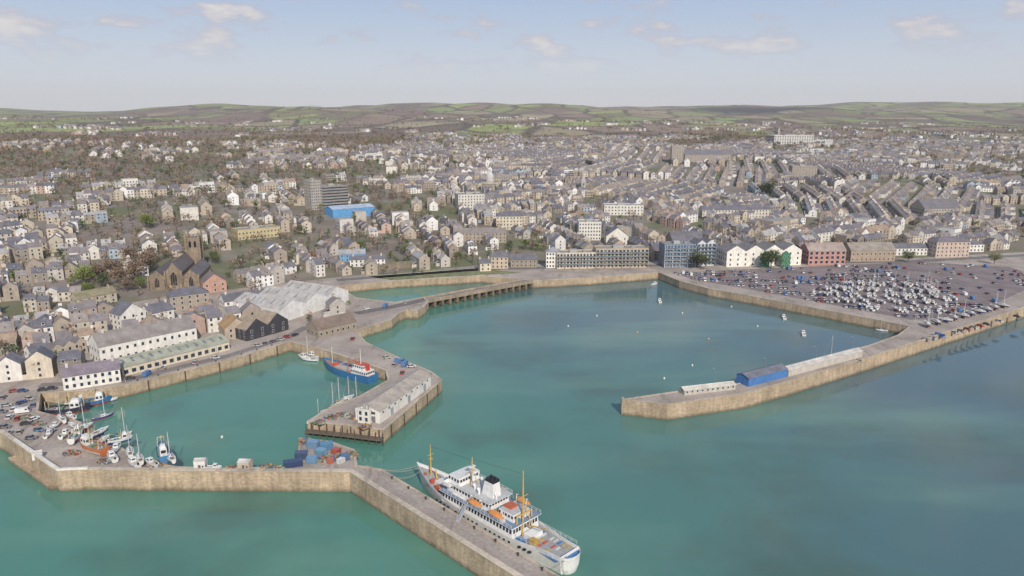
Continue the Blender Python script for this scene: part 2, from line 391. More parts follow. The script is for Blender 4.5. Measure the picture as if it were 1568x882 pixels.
def bldg(name,A,B,D,floors=2,fh=3.0,roof='gable',wc=WHITE,rc=SLATE,n=None,ns=None,rh=None,ww=1.1,wh=1.5,chim=2,gables=1,wm=WALL,winc=WIN,frame=(.65,.65,.63),win=True,balc=None,ground=None,Lx=None,strips=0):
    a=T(*A); b_=T(*B); an=math.atan2(b_[1]-a[1],b_[0]-a[0]); Lx=Lx or math.hypot(b_[0]-a[0],b_[1]-a[1])
    z=min(a[2],b_[2]); H=floors*fh+.3; mb=MB()
    mb.box(0,Lx,0,D,-4,H,wm,wc,ROOF,(.3,.28,.26))
    if win:
        n_=n or max(2,int(Lx/3.2)); ns_=ns or max(1,int(D/3.6))
        wins(mb,Lx,D,floors,fh,n_,ns_,ww,wh,winc,frame)
    if roof=='gable':
        rh=rh or D*.33; roofg(mb,0,Lx,0,D,H,rh,rc,wc,wm=wm)
        for i in range(strips):
            x=Lx*(i+.5)/strips; f0,f1=.35,.75
            mb.face([(x-.7,D/2*f0,H+rh*f0+.06),(x+.7,D/2*f0,H+rh*f0+.06),(x+.7,D/2*f1,H+rh*f1+.06),(x-.7,D/2*f1,H+rh*f1+.06)],GLASS,(.2,.22,.2))
        for i in range(chim):
            x=Lx*(i+.12)/max(1,chim-.75) if chim>1 else Lx*.1
            x=min(max(x,.6),Lx-.6)
            mb.box(x-.5,x+.5,D/2-.8,D/2+.8,H+rh*.6,H+rh+1.3,WALL,tuple(c*.8 for c in wc)); 
            for q in (-.4,.4): mb.pole((x,D/2+q,H+rh+1.3),(x,D/2+q,H+rh+1.8),.17,.14,WALL,(.35,.16,.09))
    elif roof=='gables':
        rh=rh or Lx/gables*.38
        for g in range(gables):
            x0,x1=Lx*g/gables,Lx*(g+1)/gables; roofgf(mb,x0,x1,0,D,H,rh,rc,wc,wm=wm,ov=.05 if gables>1 else .3)
            for i in range(strips):
                y=D*(i+.5)/strips; xm=(x0+x1)/2; hw=(x1-x0)/2
                for s in (-1,1):
                    mb.face([(xm+s*hw*(1-f),y+e,H+rh*f+.07) for f,e in ((.3,-.6),(.8,-.6),(.8,.6),(.3,.6))],GLASS,(.28,.28,.26))
    elif roof=='hip':
        rh=rh or D*.3; o=.4; x0,x1,y0,y1=-o,Lx+o,-o,D+o; k=min(D/2,Lx/2-.1)
        r0=(k,D/2,H+rh); r1=(Lx-k,D/2,H+rh); z_=H-.1
        for q in ([(x0,y0,z_),(x1,y0,z_),r1,r0],[(x1,y1,z_),(x0,y1,z_),r0,r1],[(x0,y1,z_),(x0,y0,z_),r0],[(x1,y0,z_),(x1,y1,z_),r1]): mb.face(q,ROOF,rc)
        for x in (Lx*.25,Lx*.75)[:chim]: mb.box(x-.5,x+.5,D/2-.7,D/2+.7,H+rh*.4,H+rh+1.2,WALL,tuple(c*.8 for c in wc))
    else:
        for q in ((0,Lx,-.02,.3),(0,Lx,D-.3,D+.02),(-.02,.3,.3,D-.3),(Lx-.3,Lx+.02,.3,D-.3)): mb.box(*q,H,H+.7,WALL,tuple(c*.92 for c in wc))
        mb.box(Lx*.35,Lx*.55,D*.35,D*.7,H,H+2.2,WALL,(.4,.39,.37)); mb.box(Lx*.7,Lx*.78,D*.4,D*.6,H,H+1.4,GLOSS,(.3,.3,.3))
    if balc:
        for f in range(1,floors):
            mb.box(.3,Lx-.3,-1.5,-.1,f*fh,f*fh+.18,WALL,balc,None,None,True); mb.box(.3,Lx-.3,-1.5,-1.42,f*fh+.18,f*fh+1.1,GLASS,(.12,.15,.17))
        nb=max(2,int(Lx/6))
        for k in range(nb+1):
            x=.3+(Lx-.6)*k/nb; mb.box(x-.12,x+.12,-1.48,-.1,.1,(floors-.2)*fh,WALL,balc)
    exrect(a[0],a[1],an,Lx,D)
    return mb.build(name,(a[0],a[1],z),an)
LG=(.36,.36,.28)
bldg('long_quayside_shed',(188,577),(352,536),15,1,4.0,wc=CREAM,rc=LG,n=15,wh=1.8,ww=1.9,rh=2.6,chim=0,strips=12)
bldg('white_harbour_warehouse',(155,559),(303,526),15,2,4.2,wc=WHITE,rc=(.27,.24,.22),n=13,rh=5,chim=2)
bldg('harbour_office',(98,599),(186,585),9,2,3,wc=WHITE,rc=(.21,.175,.2),n=8,rh=3.4)
bldg('harbour_cottage',(50,560),(80,553),9,2,3,wc=WHITE,rc=SLATE)
bldg('harbour_cottage',(82,556),(135,540),9,2,3,roof='gables',gables=3,wc=(.55,.46,.36),rc=(.18,.16,.165))
bldg('white_gable_house',(187,509),(226,500),12,3,3,roof='gables',wc=WHITE,rc=SLATE,n=3)
bldg('white_gable_house',(232,499),(268,491),12,2,3.3,roof='gable',wc=WHITE,rc=SLATE,n=3)
bldg('stone_net_loft',(345,521),(383,515),13,2,2.9,roof='gables',wc=(.45,.37,.28),rc=(.4,.25,.12),n=2)
bldg('black_timber_barn',(378,523),(442,505),12,2,2.8,roof='gables',gables=2,wc=(.05,.05,.06),rc=(.34,.27,.2),n=4)
bldg('boatyard_shed',(432,494),(534,462),40,1,7.0,roof='gables',gables=3,wc=(.72,.71,.68),rc=(.45,.425,.39),win=False,rh=4.0,strips=5)
bldg('brown_slate_store',(488,518),(546,504),12,1,4.2,roof='gable',wc=(.33,.27,.21),rc=(.22,.165,.13),chim=0)
bldg('white_pitched_kiosk',(500,500),(530,495),7,1,3,roof='gable',wc=WHITE,rc=(.45,.42,.38),chim=0,n=3)
bldg('pink_gable_house',(312,450),(348,446),13,2,3.4,roof='gables',wc=(.5,.3,.23),rc=(.2,.16,.155),n=3)
bldg('stone_merchant_house',(262,478),(322,470),12,3,3,wc=(.38,.32,.26),rc=SLATE,roof='hip',n=5)
bldg('white_pub',(345,478),(410,468),11,2,3,wc=WHITE,rc=SLATE,n=6)
bldg('cream_cottage',(120,474),(180,462),10,2,3,wc=(.5,.44,.34),rc=(.26,.23,.14),n=5)
a=bldg('pier_warehouse',(582,649),(660,592),10.8,1,4.8,roof='gable',wc=(.74,.71,.65),rc=(.42,.365,.305),win=False,rh=1.8,chim=0)
mb=MB()
for i in range(9):
    x=2.5+i*4.6
    mb.box(x-.6,x+.6,-.06,.0,3.4,4.2,WALL,(.4,.4,.38)); mb.box(x-.5,x+.5,-.09,-.06,3.5,4.1,GLASS,WIN)
    if i%3==1: mb.box(x+1.0,x+3.2,-.07,.0,0,3.0,WALL,(.3,.35,.38))
for i in range(2): 
    mb.box(-.07,0,2+i*4.4,4.2+i*4.4,.1,2.6,WALL,(.2,.2,.2)); mb.box(-.07,0,2+i*4.4,4.6+i*4.4,3.4,4.4,GLASS,WIN)
o=mb.build('doors_and_windows'); o.parent=a
bldg('white_pier_cabin',(548,647),(566,650),4,2,2.4,roof='flat',wc=WHITE,n=2)
def church():
    x,y,z=T(268,445); mb=MB(); c=(.30,.235,.17); rc=(.15,.13,.13)
    mb.box(-16,16,0,40,-5,8,STONE,c,ROOF,rc)
    for g in range(3):
        x0=-16+g*32/3; w=32/3; hh=9 if g!=1 else 12
        mb.box(x0+.02,x0+w-.02,-.05,40,8,hh,STONE,c); roofgf(mb,x0,x0+w,-.05,40,hh,5 if g!=1 else 7,rc,c,ov=.1,wm=STONE)
        cx=x0+w/2; ww=1.3 if g!=1 else 1.9; h0,h1,ht=(2.5,7,9) if g!=1 else (3.5,10,12.6)
        mb.face([(cx-ww,-.12,h0),(cx+ww,-.12,h0),(cx+ww,-.12,h1),(cx,-.12,ht),(cx-ww,-.12,h1)],GLASS,DK)
        for k in (-.4,.4): mb.box(cx+k*ww-.1,cx+k*ww+.1,-.2,-.13,h0,h1+1,STONE,c)
        for s in (x0+.2,x0+w-.2): mb.box(s-.5,s+.5,-1.6,-.06,-4,hh-1,STONE,c); mb.frus((s-.5,s+.5,-1.6,-.06),(s-.4,s+.4,-.4,-.06),hh-1,hh+1.5,STONE,c)
    for i in range(7):
        yy=3+i*5.5; 
        for s,sg in ((16,1),(-16,-1)):
            mb.box(min(s,s+sg*1.2),max(s,s+sg*1.2),yy-2.6,yy-2,-4,6.5,STONE,c)
            mb.face([(s+sg*.1,yy-.8,2.5),(s+sg*.1,yy+.8,2.5),(s+sg*.1,yy+.8,5.6),(s+sg*.1,yy,7),(s+sg*.1,yy-.8,5.6)],GLASS,DK)
    tx,ty=5,40.2; w=4.4; TH=29
    mb.box(tx-w,tx+w,ty,ty+9.2,-5,TH,STONE,c,ROOF,rc)
    for sx_ in (-1,1):
        for yy in (ty,ty+9.2):
            mb.box(tx+sx_*w-.8,tx+sx_*w+.8,yy-.8,yy+.8,-5,TH+1.5,STONE,c); mb.frus((tx+sx_*w-.8,tx+sx_*w+.8,yy-.8,yy+.8),(tx+sx_*w-.05,tx+sx_*w+.05,yy-.05,yy+.05),TH+1.5,TH+5,STONE,c)
    for i in range(7):
        xx=tx-w+1.2+i*1.2
        if i%2==0: mb.box(xx-.5,xx+.5,ty-.05,ty+.4,TH,TH+1.2,STONE,c); mb.box(xx-.5,xx+.5,ty+8.8,ty+9.25,TH,TH+1.2,STONE,c)
    for xx in (-1.7,1.7):
        mb.face([(tx+xx-.8,ty-.06,TH-7),(tx+xx+.8,ty-.06,TH-7),(tx+xx+.8,ty-.06,TH-3.5),(tx+xx,ty-.06,TH-2),(tx+xx-.8,ty-.06,TH-3.5)],GLASS,DK)
        mb.face([(tx+w+.06,ty+4.6+xx-.8,TH-7),(tx+w+.06,ty+4.6+xx+.8,TH-7),(tx+w+.06,ty+4.6+xx+.8,TH-3.5),(tx+w+.06,ty+4.6+xx,TH-2),(tx+w+.06,ty+4.6+xx-.8,TH-3.5)],GLASS,DK)
    exrect(x-16,y-6,.12,32,56)
    return mb.build('parish_church',(x,y,z),.2)
church()
bldg('cream_seafront_terrace',(735,416),(752,415),9,2,3,wc=CREAM)
bldg('white_round_hotel',(836,411),(858,411),11,4,3.1,roof='hip',wc=(.8,.77,.7),rc=(.3,.3,.32),n=5)
bldg('cream_apartment_block',(852,412),(912,411),13,4,2.9,roof='flat',wc=(.64,.56,.43),n=12,balc=(.6,.53,.42),ww=1.6,wh=1.7)
bldg('balcony_apartment_block',(912,411),(992,410),14,5,2.9,roof='flat',wc=(.5,.4,.29),n=14,balc=(.6,.5,.38),ww=1.8,wh=1.7)
bldg('glass_apartment_block',(1016,410),(1064,409),14,6,2.9,roof='flat',wc=(.2,.24,.3),n=10,balc=(.75,.75,.75),ww=2,wh=2,winc=(.06,.11,.18),frame=(.7,.7,.7))
bldg('glass_apartment_block',(1066,408),(1094,407),14,6,2.9,roof='gables',gables=2,wc=(.6,.6,.6),n=5,balc=(.25,.3,.35),ww=2.2,wh=2,winc=(.06,.1,.15))
bldg('white_gabled_quay_building',(1112,409),(1226,406),20,3,3.9,roof='gables',gables=4,wc=(.8,.77,.69),rc=(.22,.2,.19),n=10,wh=1.6,rh=4.6)
bldg('green_bay_front',(1165,410.5),(1178,410),1.2,3,3.3,roof='gables',wc=(.05,.22,.11),rc=SLATE,n=2)
bldg('green_bay_front',(1196,410),(1209,409.5),1.2,3,3.3,roof='gables',wc=(.05,.22,.11),rc=SLATE,n=2)
bldg('red_arcade_building',(1237,406),(1294,405),16,3,3.6,roof='gable',wc=(.5,.24,.2),rc=(.36,.29,.25),n=7,ww=2.4,wh=2.2,frame=(.78,.75,.7))
bldg('granite_station_building',(1302,401),(1370,400),16,2,4.4,roof='gable',wc=(.4,.31,.23),rc=(.3,.26,.22),n=10)
bldg('pink_hotel',(1432,395),(1483,394),13,4,3.2,roof='hip',wc=(.56,.44,.36),rc=(.18,.16,.18),n=8)
bldg('white_villa',(1484,386),(1506,386),10,2,3.2,roof='hip',wc=WHITE)
bldg('white_rendered_terrace',(1345,392),(1425,391),10,2,3.1,wc=(.75,.72,.67),n=14)
bldg('large_slate_store',(1030,385),(1078,384),22,2,4,roof='gable',wc=(.36,.29,.23),rc=(.16,.15,.165),win=False)
bldg('white_chapel',(928,376),(962,376),16,2,4,roof='gables',wc=(.76,.72,.64),n=3)
bldg('blue_boathouse',(520,401),(560,400),9,2,3,roof='gable',wc=(.16,.36,.58),rc=(.34,.34,.35),n=5)
bldg('white_cottage_row',(536,409),(590,408),8,2,2.8,wc=WHITE,n=8)
bldg('cream_seafront_house',(752,412),(778,412),10,3,3,wc=(.56,.46,.34),n=4)
bldg('stone_seafront_house',(782,410),(822,410),10,2,3,wc=GRAN,n=6)
bldg('long_granite_terrace',(695,372),(775,372),11,3,3,wc=(.4,.33,.25),rc=(.25,.22,.2),n=14)
bldg('tower_block',(478,322),(494,321),16,10,3,roof='flat',wc=(.42,.38,.33),n=5)
bldg('concrete_office_block',(495,321),(534,319),18,8,3,roof='flat',wc=(.3,.265,.235),n=14,ww=2.2)
bldg('blue_leisure_centre',(510,334),(574,330),22,2,4.4,roof='gable',wc=(.12,.34,.62),rc=(.4,.48,.58),win=False,chim=0,rh=2.4)
bldg('white_department_store',(702,322),(742,321),25,5,3.2,roof='flat',wc=(.66,.62,.56),n=9)
bldg('yellow_hall',(365,368),(430,362),16,2,4,roof='flat',wc=(.55,.46,.26),n=12)
bldg('square_tower_block',(1028,251),(1046,251),20,9,3.2,roof='flat',wc=(.4,.35,.3),n=5)
bldg('long_school_building',(1048,250),(1120,249),22,4,3.5,roof='gable',wc=(.37,.32,.28),rc=(.18,.17,.19),n=20)
bldg('hospital_block',(1185,222),(1245,221),40,6,3.4,roof='flat',wc=(.68,.65,.62),n=16,ww=4,wh=1.6)
bldg('hospital_block',(1245,221),(1275,221),30,3,3.4,roof='flat',wc=(.65,.65,.63),n=8,ww=4)
bldg('cream_hotel',(760,352),(800,352),15,4,3.2,roof='hip',wc=CREAM,n=8)
bldg('white_hotel',(886,368),(920,368),16,5,3.2,roof='flat',wc=(.74,.71,.64),n=8)
bldg('stone_office_block',(1212,276),(1250,276),18,6,3.2,roof='flat',wc=(.38,.33,.28),n=8)
bldg('white_shop_building',(925,330),(985,330),16,3,3.3,roof='flat',wc=(.7,.67,.6),n=12)
bldg('long_white_terrace',(1075,336),(1180,334),12,3,3,wc=(.66,.6,.52),n=22)
bldg('steep_roof_hall',(1415,330),(1470,329),25,2,3.5,wc=(.45,.4,.33),rc=(.17,.16,.17),rh=9)
x,y,z=T(750,292); mb=MB(); c=(.48,.43,.36)
mb.box(-11,11,0,14,-3,11,STONE,c,ROOF,SLATE)
for k in range(5): mb.pole((-8+k*4,-1,0),(-8+k*4,-1,8),.6,.55,WALL,c)
mb.frus((-9,9,-1.6,0),(-9,9,-1.6,0),8,9.2,STONE,c); mb.face([(-9,-1.5,9.2),(9,-1.5,9.2),(0,-1.5,12.5)],STONE,c)
for k in range(8): mb.box(-9.5+k*2.6,-8.3+k*2.6,-.05,0,3,6,GLASS,WIN)
n=12
prof=[(5.2,11),(5.2,16),(5.6,16.2),(5.2,17),(4.6,19.4),(3.2,21.6),(1.4,22.8),(1.3,25),(1.5,25.2),(.1,27)]
for i in range(len(prof)-1):
    for k in range(n):
        a0,a1=2*math.pi*k/n,2*math.pi*(k+1)/n; (r0,z0),(r1,z1)=prof[i],prof[i+1]
        mb.face([(r0*math.cos(a0),7+r0*math.sin(a0),z0),(r0*math.cos(a1),7+r0*math.sin(a1),z0),(r1*math.cos(a1),7+r1*math.sin(a1),z1),(r1*math.cos(a0),7+r1*math.sin(a0),z1)],WALL,(.58,.56,.52))
exrect(x-11,y,0,22,14); mb.build('domed_market_house',(x,y,z))
for px,py,hh,c in ((893,294,26,(.52,.49,.44)),(676,262,22,(.38,.32,.27)),(1192,208,26,(.5,.48,.45))):
    x,y,z=T(px,py); mb=MB(); mb.box(-3,3,-3,3,-3,hh*.5,STONE,c); mb.frus((-2.8,2.8,-2.8,2.8),(-.1,.1,-.1,.1),hh*.5,hh,ROOF,tuple(q*.7 for q in c))
    mb.box(-5,5,3,22,-3,7,STONE,c); roofgf(mb,-5,5,3,22,7,4,SLATE,c)
    for k in (-1,1): mb.box(-.5,.5,k*3-.05 if k<0 else 3,k*3 if k<0 else 3.05,hh*.3,hh*.42,GLASS,DK)
    EX.append((x,y)); EX.append((x,y+15)); mb.build('chapel_with_spire',(x,y,z))
bldg('blue_pier_shed',(1146,593),(1205,577),7,1,3.6,roof='gable',wc=(.07,.2,.46),rc=(.17,.17,.2),win=False,rh=1.2,chim=0)
bldg('low_pier_store',(1048,606),(1126,597),4.5,1,2.0,roof='gable',wc=(.5,.47,.42),rc=(.6,.56,.48),n=10,ww=.8,wh=.8,rh=.8,chim=0)
bldg('long_pier_store',(1207,577),(1320,547),5,1,2.8,roof='gable',wc=(.54,.5,.44),rc=(.56,.52,.46),win=False,rh=.9,chim=0)
# ------------------------------------------------------------------ town fabric
NOGO=[CP,[G(*q) for q in [(-300,588),(60,590),(200,600),(200,740),(-300,740)]],
      [G(*q) for q in [(480,560),(545,462),(660,452),(700,600)]]]
BXA=np.array(EX)
def free(x,y,r=9): return np.min((BXA[:,0]-x)**2+(BXA[:,1]-y)**2)>r*r
def vn(x,y,s,o=0):
    x/=s;y/=s
    return (math.sin(x*1.3+o)+math.sin(y*1.7+o*2.1)+math.sin((x+y)*.9+1.3*o)+math.sin((x-y)*2.1+o))/4
def churchyard(x,y): 
    return (x+235)**2/50**2+(y-505)**2/70**2<1
wallp=[((.70,.66,.60),24),((.56,.49,.39),20),((.36,.305,.25),20),((.46,.39,.31),20),((.78,.76,.73),18),((.5,.46,.41),8),((.29,.25,.21),7),((.5,.36,.30),3),((.38,.46,.53),2)]
roofp=[((.17,.158,.175),34),((.22,.195,.195),26),((.135,.13,.15),20),((.28,.24,.215),14),((.34,.25,.18),5),((.38,.36,.35),8),((.26,.25,.19),3)]
def pick(P): return random.choices([p[0] for p in P],[p[1] for p in P])[0]
def jit(c,k=.12): 
    f=U(1-k,1+k); return tuple(min(.82,q*f) for q in c)
def unit(mb,x,y,z,w,d,h,rh,a,wc,rc,lod,end0,end1,chim):
    ca,sa=math.cos(a),math.sin(a)
    def P(lx,ly,lz): return (x+lx*ca-ly*sa,y+lx*sa+ly*ca,z+lz)
    hw,hd=w/2,d/2
    for q in ([(-hw,-hd),(hw,-hd)],[(hw,hd),(-hw,hd)]):
        mb.face([P(*q[0],-3),P(*q[1],-3),P(*q[1],h),P(*q[0],h)],WALL,wc)
    for e,s in ((end0,-1),(end1,1)):
        if e: mb.face([P(s*hw,s*-hd,-3),P(s*hw,s*hd,-3),P(s*hw,s*hd,h),P(s*hw,0,h+rh),P(s*hw,-s*hd,h)],WALL,wc)
    o=.3; k=rh/hd*o
    mb.face([P(-hw,-hd-o,h-k),P(hw,-hd-o,h-k),P(hw,0,h+rh),P(-hw,0,h+rh)],ROOF,rc)
    mb.face([P(hw,hd+o,h-k),P(-hw,hd+o,h-k),P(-hw,0,h+rh),P(hw,0,h+rh)],ROOF,rc)
    if chim:
        cx=hw-.5; c=jit(random.choice([(.36,.28,.23),wc]),.1); t=h+rh+1.2; q=[(cx-.5,-.9),(cx+.5,-.9),(cx+.5,.9),(cx-.5,.9)]
        for i in range(4):
            j=(i+1)%4; mb.face([P(*q[i],h+rh*.5),P(*q[j],h+rh*.5),P(*q[j],t),P(*q[i],t)],WALL,c)
        mb.face([P(*i_,t) for i_ in q],WALL,(.3,.15,.1))
        if lod==0:
            for e in (-.5,0,.5):
                p=P(cx,e,t); mb.pole(p,(p[0],p[1],p[2]+.45),.15,.13,WALL,(.4,.2,.11),5)
    if lod<2:
        nf=2 if h<7 else 3
        for s in (-1,1):
            yy=s*(hd+.05)
            for f in range(nf):
                z0=.9+f*2.75
                for c_ in (-w/4,w/4):
                    if f==0 and c_<0: q=[(c_-.45,yy,0),(c_+.45,yy,0),(c_+.45,yy,2.1),(c_-.45,yy,2.1)]; cc=random.choice([(.05,.08,.15),(.2,.05,.04),(.4,.4,.38),(.05,.12,.08)]); mt=WALL
                    else: q=[(c_-.55,yy,z0),(c_+.55,yy,z0),(c_+.55,yy,z0+1.4),(c_-.55,yy,z0+1.4)]; cc=WIN; mt=GLASS
                    if lod==0 and mt==GLASS:
                        y2=s*(hd+.02); mb.face([P(c_-.7,y2,z0-.15),P(c_+.7,y2,z0-.15),P(c_+.7,y2,z0+1.52),P(c_-.7,y2,z0+1.52)],WALL,(.62,.61,.58))
                    mb.face([P(*i_) for i_ in q],mt,cc)
        for e,s in ((end0,-1),(end1,1)):
            if e:
                for f in range(nf):
                    z0=.9+f*2.75
                    mb.face([P(s*(hw+.05),-.5,z0),P(s*(hw+.05),.5,z0),P(s*(hw+.05),.5,z0+1.3),P(s*(hw+.05),-.5,z0+1.3)],GLASS,WIN)
        if lod==0 and R()<.35:
            zd=h+rh*.25; yb=-hd+.25*hd
            mb.face([P(-.8,yb-.1,zd),P(.8,yb-.1,zd),P(.8,yb-.1,zd+1.5),P(-.8,yb-.1,zd+1.5)],WALL,(.6,.6,.58))
            mb.face([P(-.55,yb-.14,zd+.3),P(.55,yb-.14,zd+.3),P(.55,yb-.14,zd+1.3),P(-.55,yb-.14,zd+1.3)],GLASS,WIN)
            mb.face([P(-.9,yb-.2,zd+1.52),P(.9,yb-.2,zd+1.52),P(.9,yb+2.6,zd+1.75),P(-.9,yb+2.6,zd+1.75)],ROOF,rc)
            for s in (-.8,.8): mb.face([P(s,yb-.1,zd),P(s,yb-.1,zd+1.5),P(s,yb+2.2,zd+1.5)],WALL,(.4,.38,.36))
        elif R()<.35:
            f0=U(.3,.5); yb=-hd*(1-f0); ye=-hd*(1-f0-.25)
            mb.face([P(-.4,yb,h+rh*f0+.07),P(.4,yb,h+rh*f0+.07),P(.4,ye,h+rh*(f0+.25)+.07),P(-.4,ye,h+rh*(f0+.25)+.07)],GLASS,(.2,.24,.3))
        if R()<.45:
            e=U(2.5,4); x0,x1=(-hw+.1,0) if R()<.5 else (0,hw-.1)
            for q in ([(x0,hd),(x0,hd+e)],[(x0,hd+e),(x1,hd+e)],[(x1,hd+e),(x1,hd)]): mb.face([P(*q[0],-3),P(*q[1],-3),P(*q[1],2.6),P(*q[0],2.6)],WALL,wc)
            mb.face([P(x0-.1,hd+.01,3.8),P(x1+.1,hd+.01,3.8),P(x1+.1,hd+e+.2,2.6),P(x0-.1,hd+e+.2,2.6)],ROOF,rc)
town=MB(); streets=MB(); treeP=[]; nhouse=0
DIST=[]
def district(px,py,a,Lh,nr,sp,tone):
    cx,cy,_=T(px,py); ca,sa=math.cos(a),math.sin(a); Wd=nr*sp/2
    poly=[(cx+x*ca-y*sa,cy+x*sa+y*ca) for x,y in ((-Lh-6,-Wd-4),(Lh+6,-Wd-4),(Lh+6,Wd+4),(-Lh-6,Wd+4))]
    DIST.append(poly)
    for r in range(nr):
        ro=-Wd+sp*(r+.5); w=U(5.4,6.4); n=int(2*Lh/w); wc=tone if R()<.6 else pick(wallp); rc=pick(roofp[:4]); hh=U(5.3,6.2)
        for k in range(n):
            if R()<.03: continue
            lx=-Lh+w*(k+.5); x=cx+lx*ca-ro*sa; y=cy+lx*sa+ro*ca
            if not free(x,y,10): continue
            z_=hz(x,y); unit(town,x,y,z_,w,8.5,hh,2.7,a,jit(wc if R()<.7 else pick(wallp),.06),jit(rc if R()<.8 else pick(roofp),.12),1 if y<1300 else 2,True,True,R()<.8)
            if R()<.3:
                e=5; gx,gy=x+(4.25+e/2)*sa,y-(4.25+e/2)*ca
                unit(town,gx,gy,z_,e,w*.5,hh-1.2,1.4,a+math.pi/2,jit(pick(wallp)),jit(rc),2,True,True,False)
            if R()<.4: treeP.append((x-(sp/2)*-sa*.6+U(-2,2),y+(sp/2)*ca*.6+U(-2,2),3))
        if r%2==0:
            o=ro-sp/2
            for k in range(int(2*Lh/10)):
                q=[]
                for lx,ly in ((-Lh+k*10,o-3),(-Lh+k*10+10,o-3),(-Lh+k*10+10,o+3),(-Lh+k*10,o+3)):
                    x=cx+lx*ca-ly*sa; y=cy+lx*sa+ly*ca; q.append((x,y,hz(x,y)+.25))
                streets.face(q,PAVE,(.26,.235,.22))
for q in [(985,292,1.0,70,8,22,(.66,.56,.42)),(1085,272,1.25,80,7,23,(.46,.39,.33)),(1290,322,1.25,60,6,23,(.74,.71,.66)),(1380,300,.95,80,7,23,(.46,.39,.33)),(1480,275,.8,85,7,25,(.46,.4,.35)),(1200,262,1.3,90,7,27,(.46,.39,.33)),(1330,262,-.95,90,7,26,(.58,.52,.45)),(900,256,1.1,90,7,26,(.64,.58,.5)),(1010,240,1.3,90,7,28,(.46,.41,.36)),(1500,330,1.0,65,5,23,(.56,.49,.42)),(820,240,.7,90,5,28,(.7,.66,.58)),(1230,300,1.4,55,6,22,(.56,.5,.42)),(1150,238,.5,110,4,30,(.5,.45,.39))]: district(*q)
streets.build('town_streets')
y=300.0
while y<3600:
    stepx=54 if y<2000 else 90; stepy=34 if y<900 else (38 if y<2000 else 75)
    x=-.8*y-40
    while x<.8*y+40:
        cx=x+U(-6,6); cy=y+U(-5,5); x+=stepx
        d=cy-np.interp(cx,YX,YY)
        if cx>-60 and d<22: continue
        if float(sdist(np.array(cx),np.array(cy)))<20: continue
        if any(pip(cx,cy,Q) for Q in DIST): continue
        u=cx/cy
        if u>-.12: dens=.95 if d<650 else (.82 if d<1050 else (.52 if d<1450 else .12))
        else: dens=.88 if d<200 else (.64 if d<600 else (.54 if d<1000 else (.4 if d<1350 else .1)))
        dens+= .35*vn(cx,cy,260,2)*(1 if d<1500 else .3) if d>300 else 0
        if d>250 and u<-.15 and vn(cx,cy,180,5)>.25: dens-=.3
        if u>.6 and d>100 and vn(cx,cy,160,1)>.2: dens-=.35
        if churchyard(cx,cy): 
            for k in range(9): treeP.append((cx+U(-28,28),cy+U(-18,18),1)); 
            continue
        if R()>dens:
            for k in range(int(U(8,18)) if d<1500 else int(U(0,5))): treeP.append((cx+U(-30,30),cy+U(-20,20),0))
            continue
        base=.22*math.sin(cx/330+.5)+.5*math.sin(cy/420+cx/700)+( .25 if u<-.2 else -.1)
        a=base+U(-.15,.15)+(math.pi/2*.9 if vn(cx,cy,140,3)>.1 else 0)
        rows=(-9,9) if (d<1100 or y<1000) else (-8,10)
        ca,sa=math.cos(a),math.sin(a)
        for ro in rows:
            if R()<.12: continue
            n=random.choice([3,4,5,6,7]); w=U(6.0,9.5); th=pick(wallp); tr=pick(roofp); same=R()<.45 and u>-.1
            if d>700 and R()<.55 and u<.1: n=random.choice([2,3,4]); w=U(7,11)
            hh=random.choice([5.0,5.6,6.2,8.2,8.6] if d<700 else [5.2,5.6,6.0]); dd=U(7,11.5)
            loc=U(-4,4); gapstep=w if R()<.7 else w+2.5+(3 if d>700 else 0)
            for k in range(n):
                lx=(k-(n-1)/2)*gapstep+loc
                ux,uy=cx+lx*ca-ro*sa,cy+lx*sa+ro*ca
                if not free(ux,uy): continue
                dist=math.hypot(ux,uy)
                if dist<900:
                    if float(sdist(np.array(ux),np.array(uy)))<13: continue
                    if any(pip(ux,uy,Q) for Q in NOGO): continue
                    if ux>-60 and uy<np.interp(ux,YX,YY)+6: continue
                h_=hh+(U(-.8,1.4) if not same else 0); r_=dd*U(.27,.42) if not same else dd*.36
                wc_=jit(th,.05) if same else jit(pick(wallp)); rc_=jit(tr,.08) if R()<.6 else jit(pick(roofp))
                lod=0 if dist<640 else (1 if dist<1500 else 2)
                gp=gapstep>w+.1
                aa=a
                if R()<.24: aa=a+math.pi/2
                e0=k==0 or gp or aa!=a or not same; e1=k==n-1 or gp or aa!=a or not same
                z_=hz(ux,uy)
                if lod==0:
                    m1=MB(); unit(m1,0,0,0,w,dd,h_,r_,0,wc_,rc_,0,True,True,R()<.8); m1.build('terraced_house' if not gp else 'detached_house',(ux,uy,z_),aa)
                elif d<1100 and R()<.035:
                    hh2=U(7,12); town.rbox(ux,uy,z_-3,w*1.8,dd*1.5,hh2+3,a,WALL,jit(pick(wallp)),ROOF,jit((.36,.33,.3)))
                    for q in range(5):
                        for f in range(int(hh2/3)):
                            for sg in (1,-1):
                                lx_=(q-2)*w*1.8/5; town.rbox(ux+lx_*ca+sg*(dd*.75)*sa,uy+lx_*sa-sg*(dd*.75)*ca,z_+1+f*3,1.2,.12,1.5,a,GLASS,WIN)
                else: unit(town,ux,uy,z_,w,dd,h_,r_,aa,wc_,rc_,lod,e0,e1,R()<(.7 if dist<1800 else .25))
                nhouse+=1
        nt_=7 if u>-.1 else 14
        if d>600: nt_+=6
        for k in range(int(U(1,nt_))): treeP.append((cx+U(-27,27),cy+U(-3,3) if R()<.6 else cy+U(-18,18),0 if R()<.8 else 4))
    y+=stepy
for k in range(130): treeP.append((U(-190,20),U(520,660),4 if R()<.6 else 0))
for k in range(80): treeP.append((U(-420,-200),U(380,560),4 if R()<.4 else 0))
town.build('town_houses')
print('houses',nhouse,'trees',len(treeP))
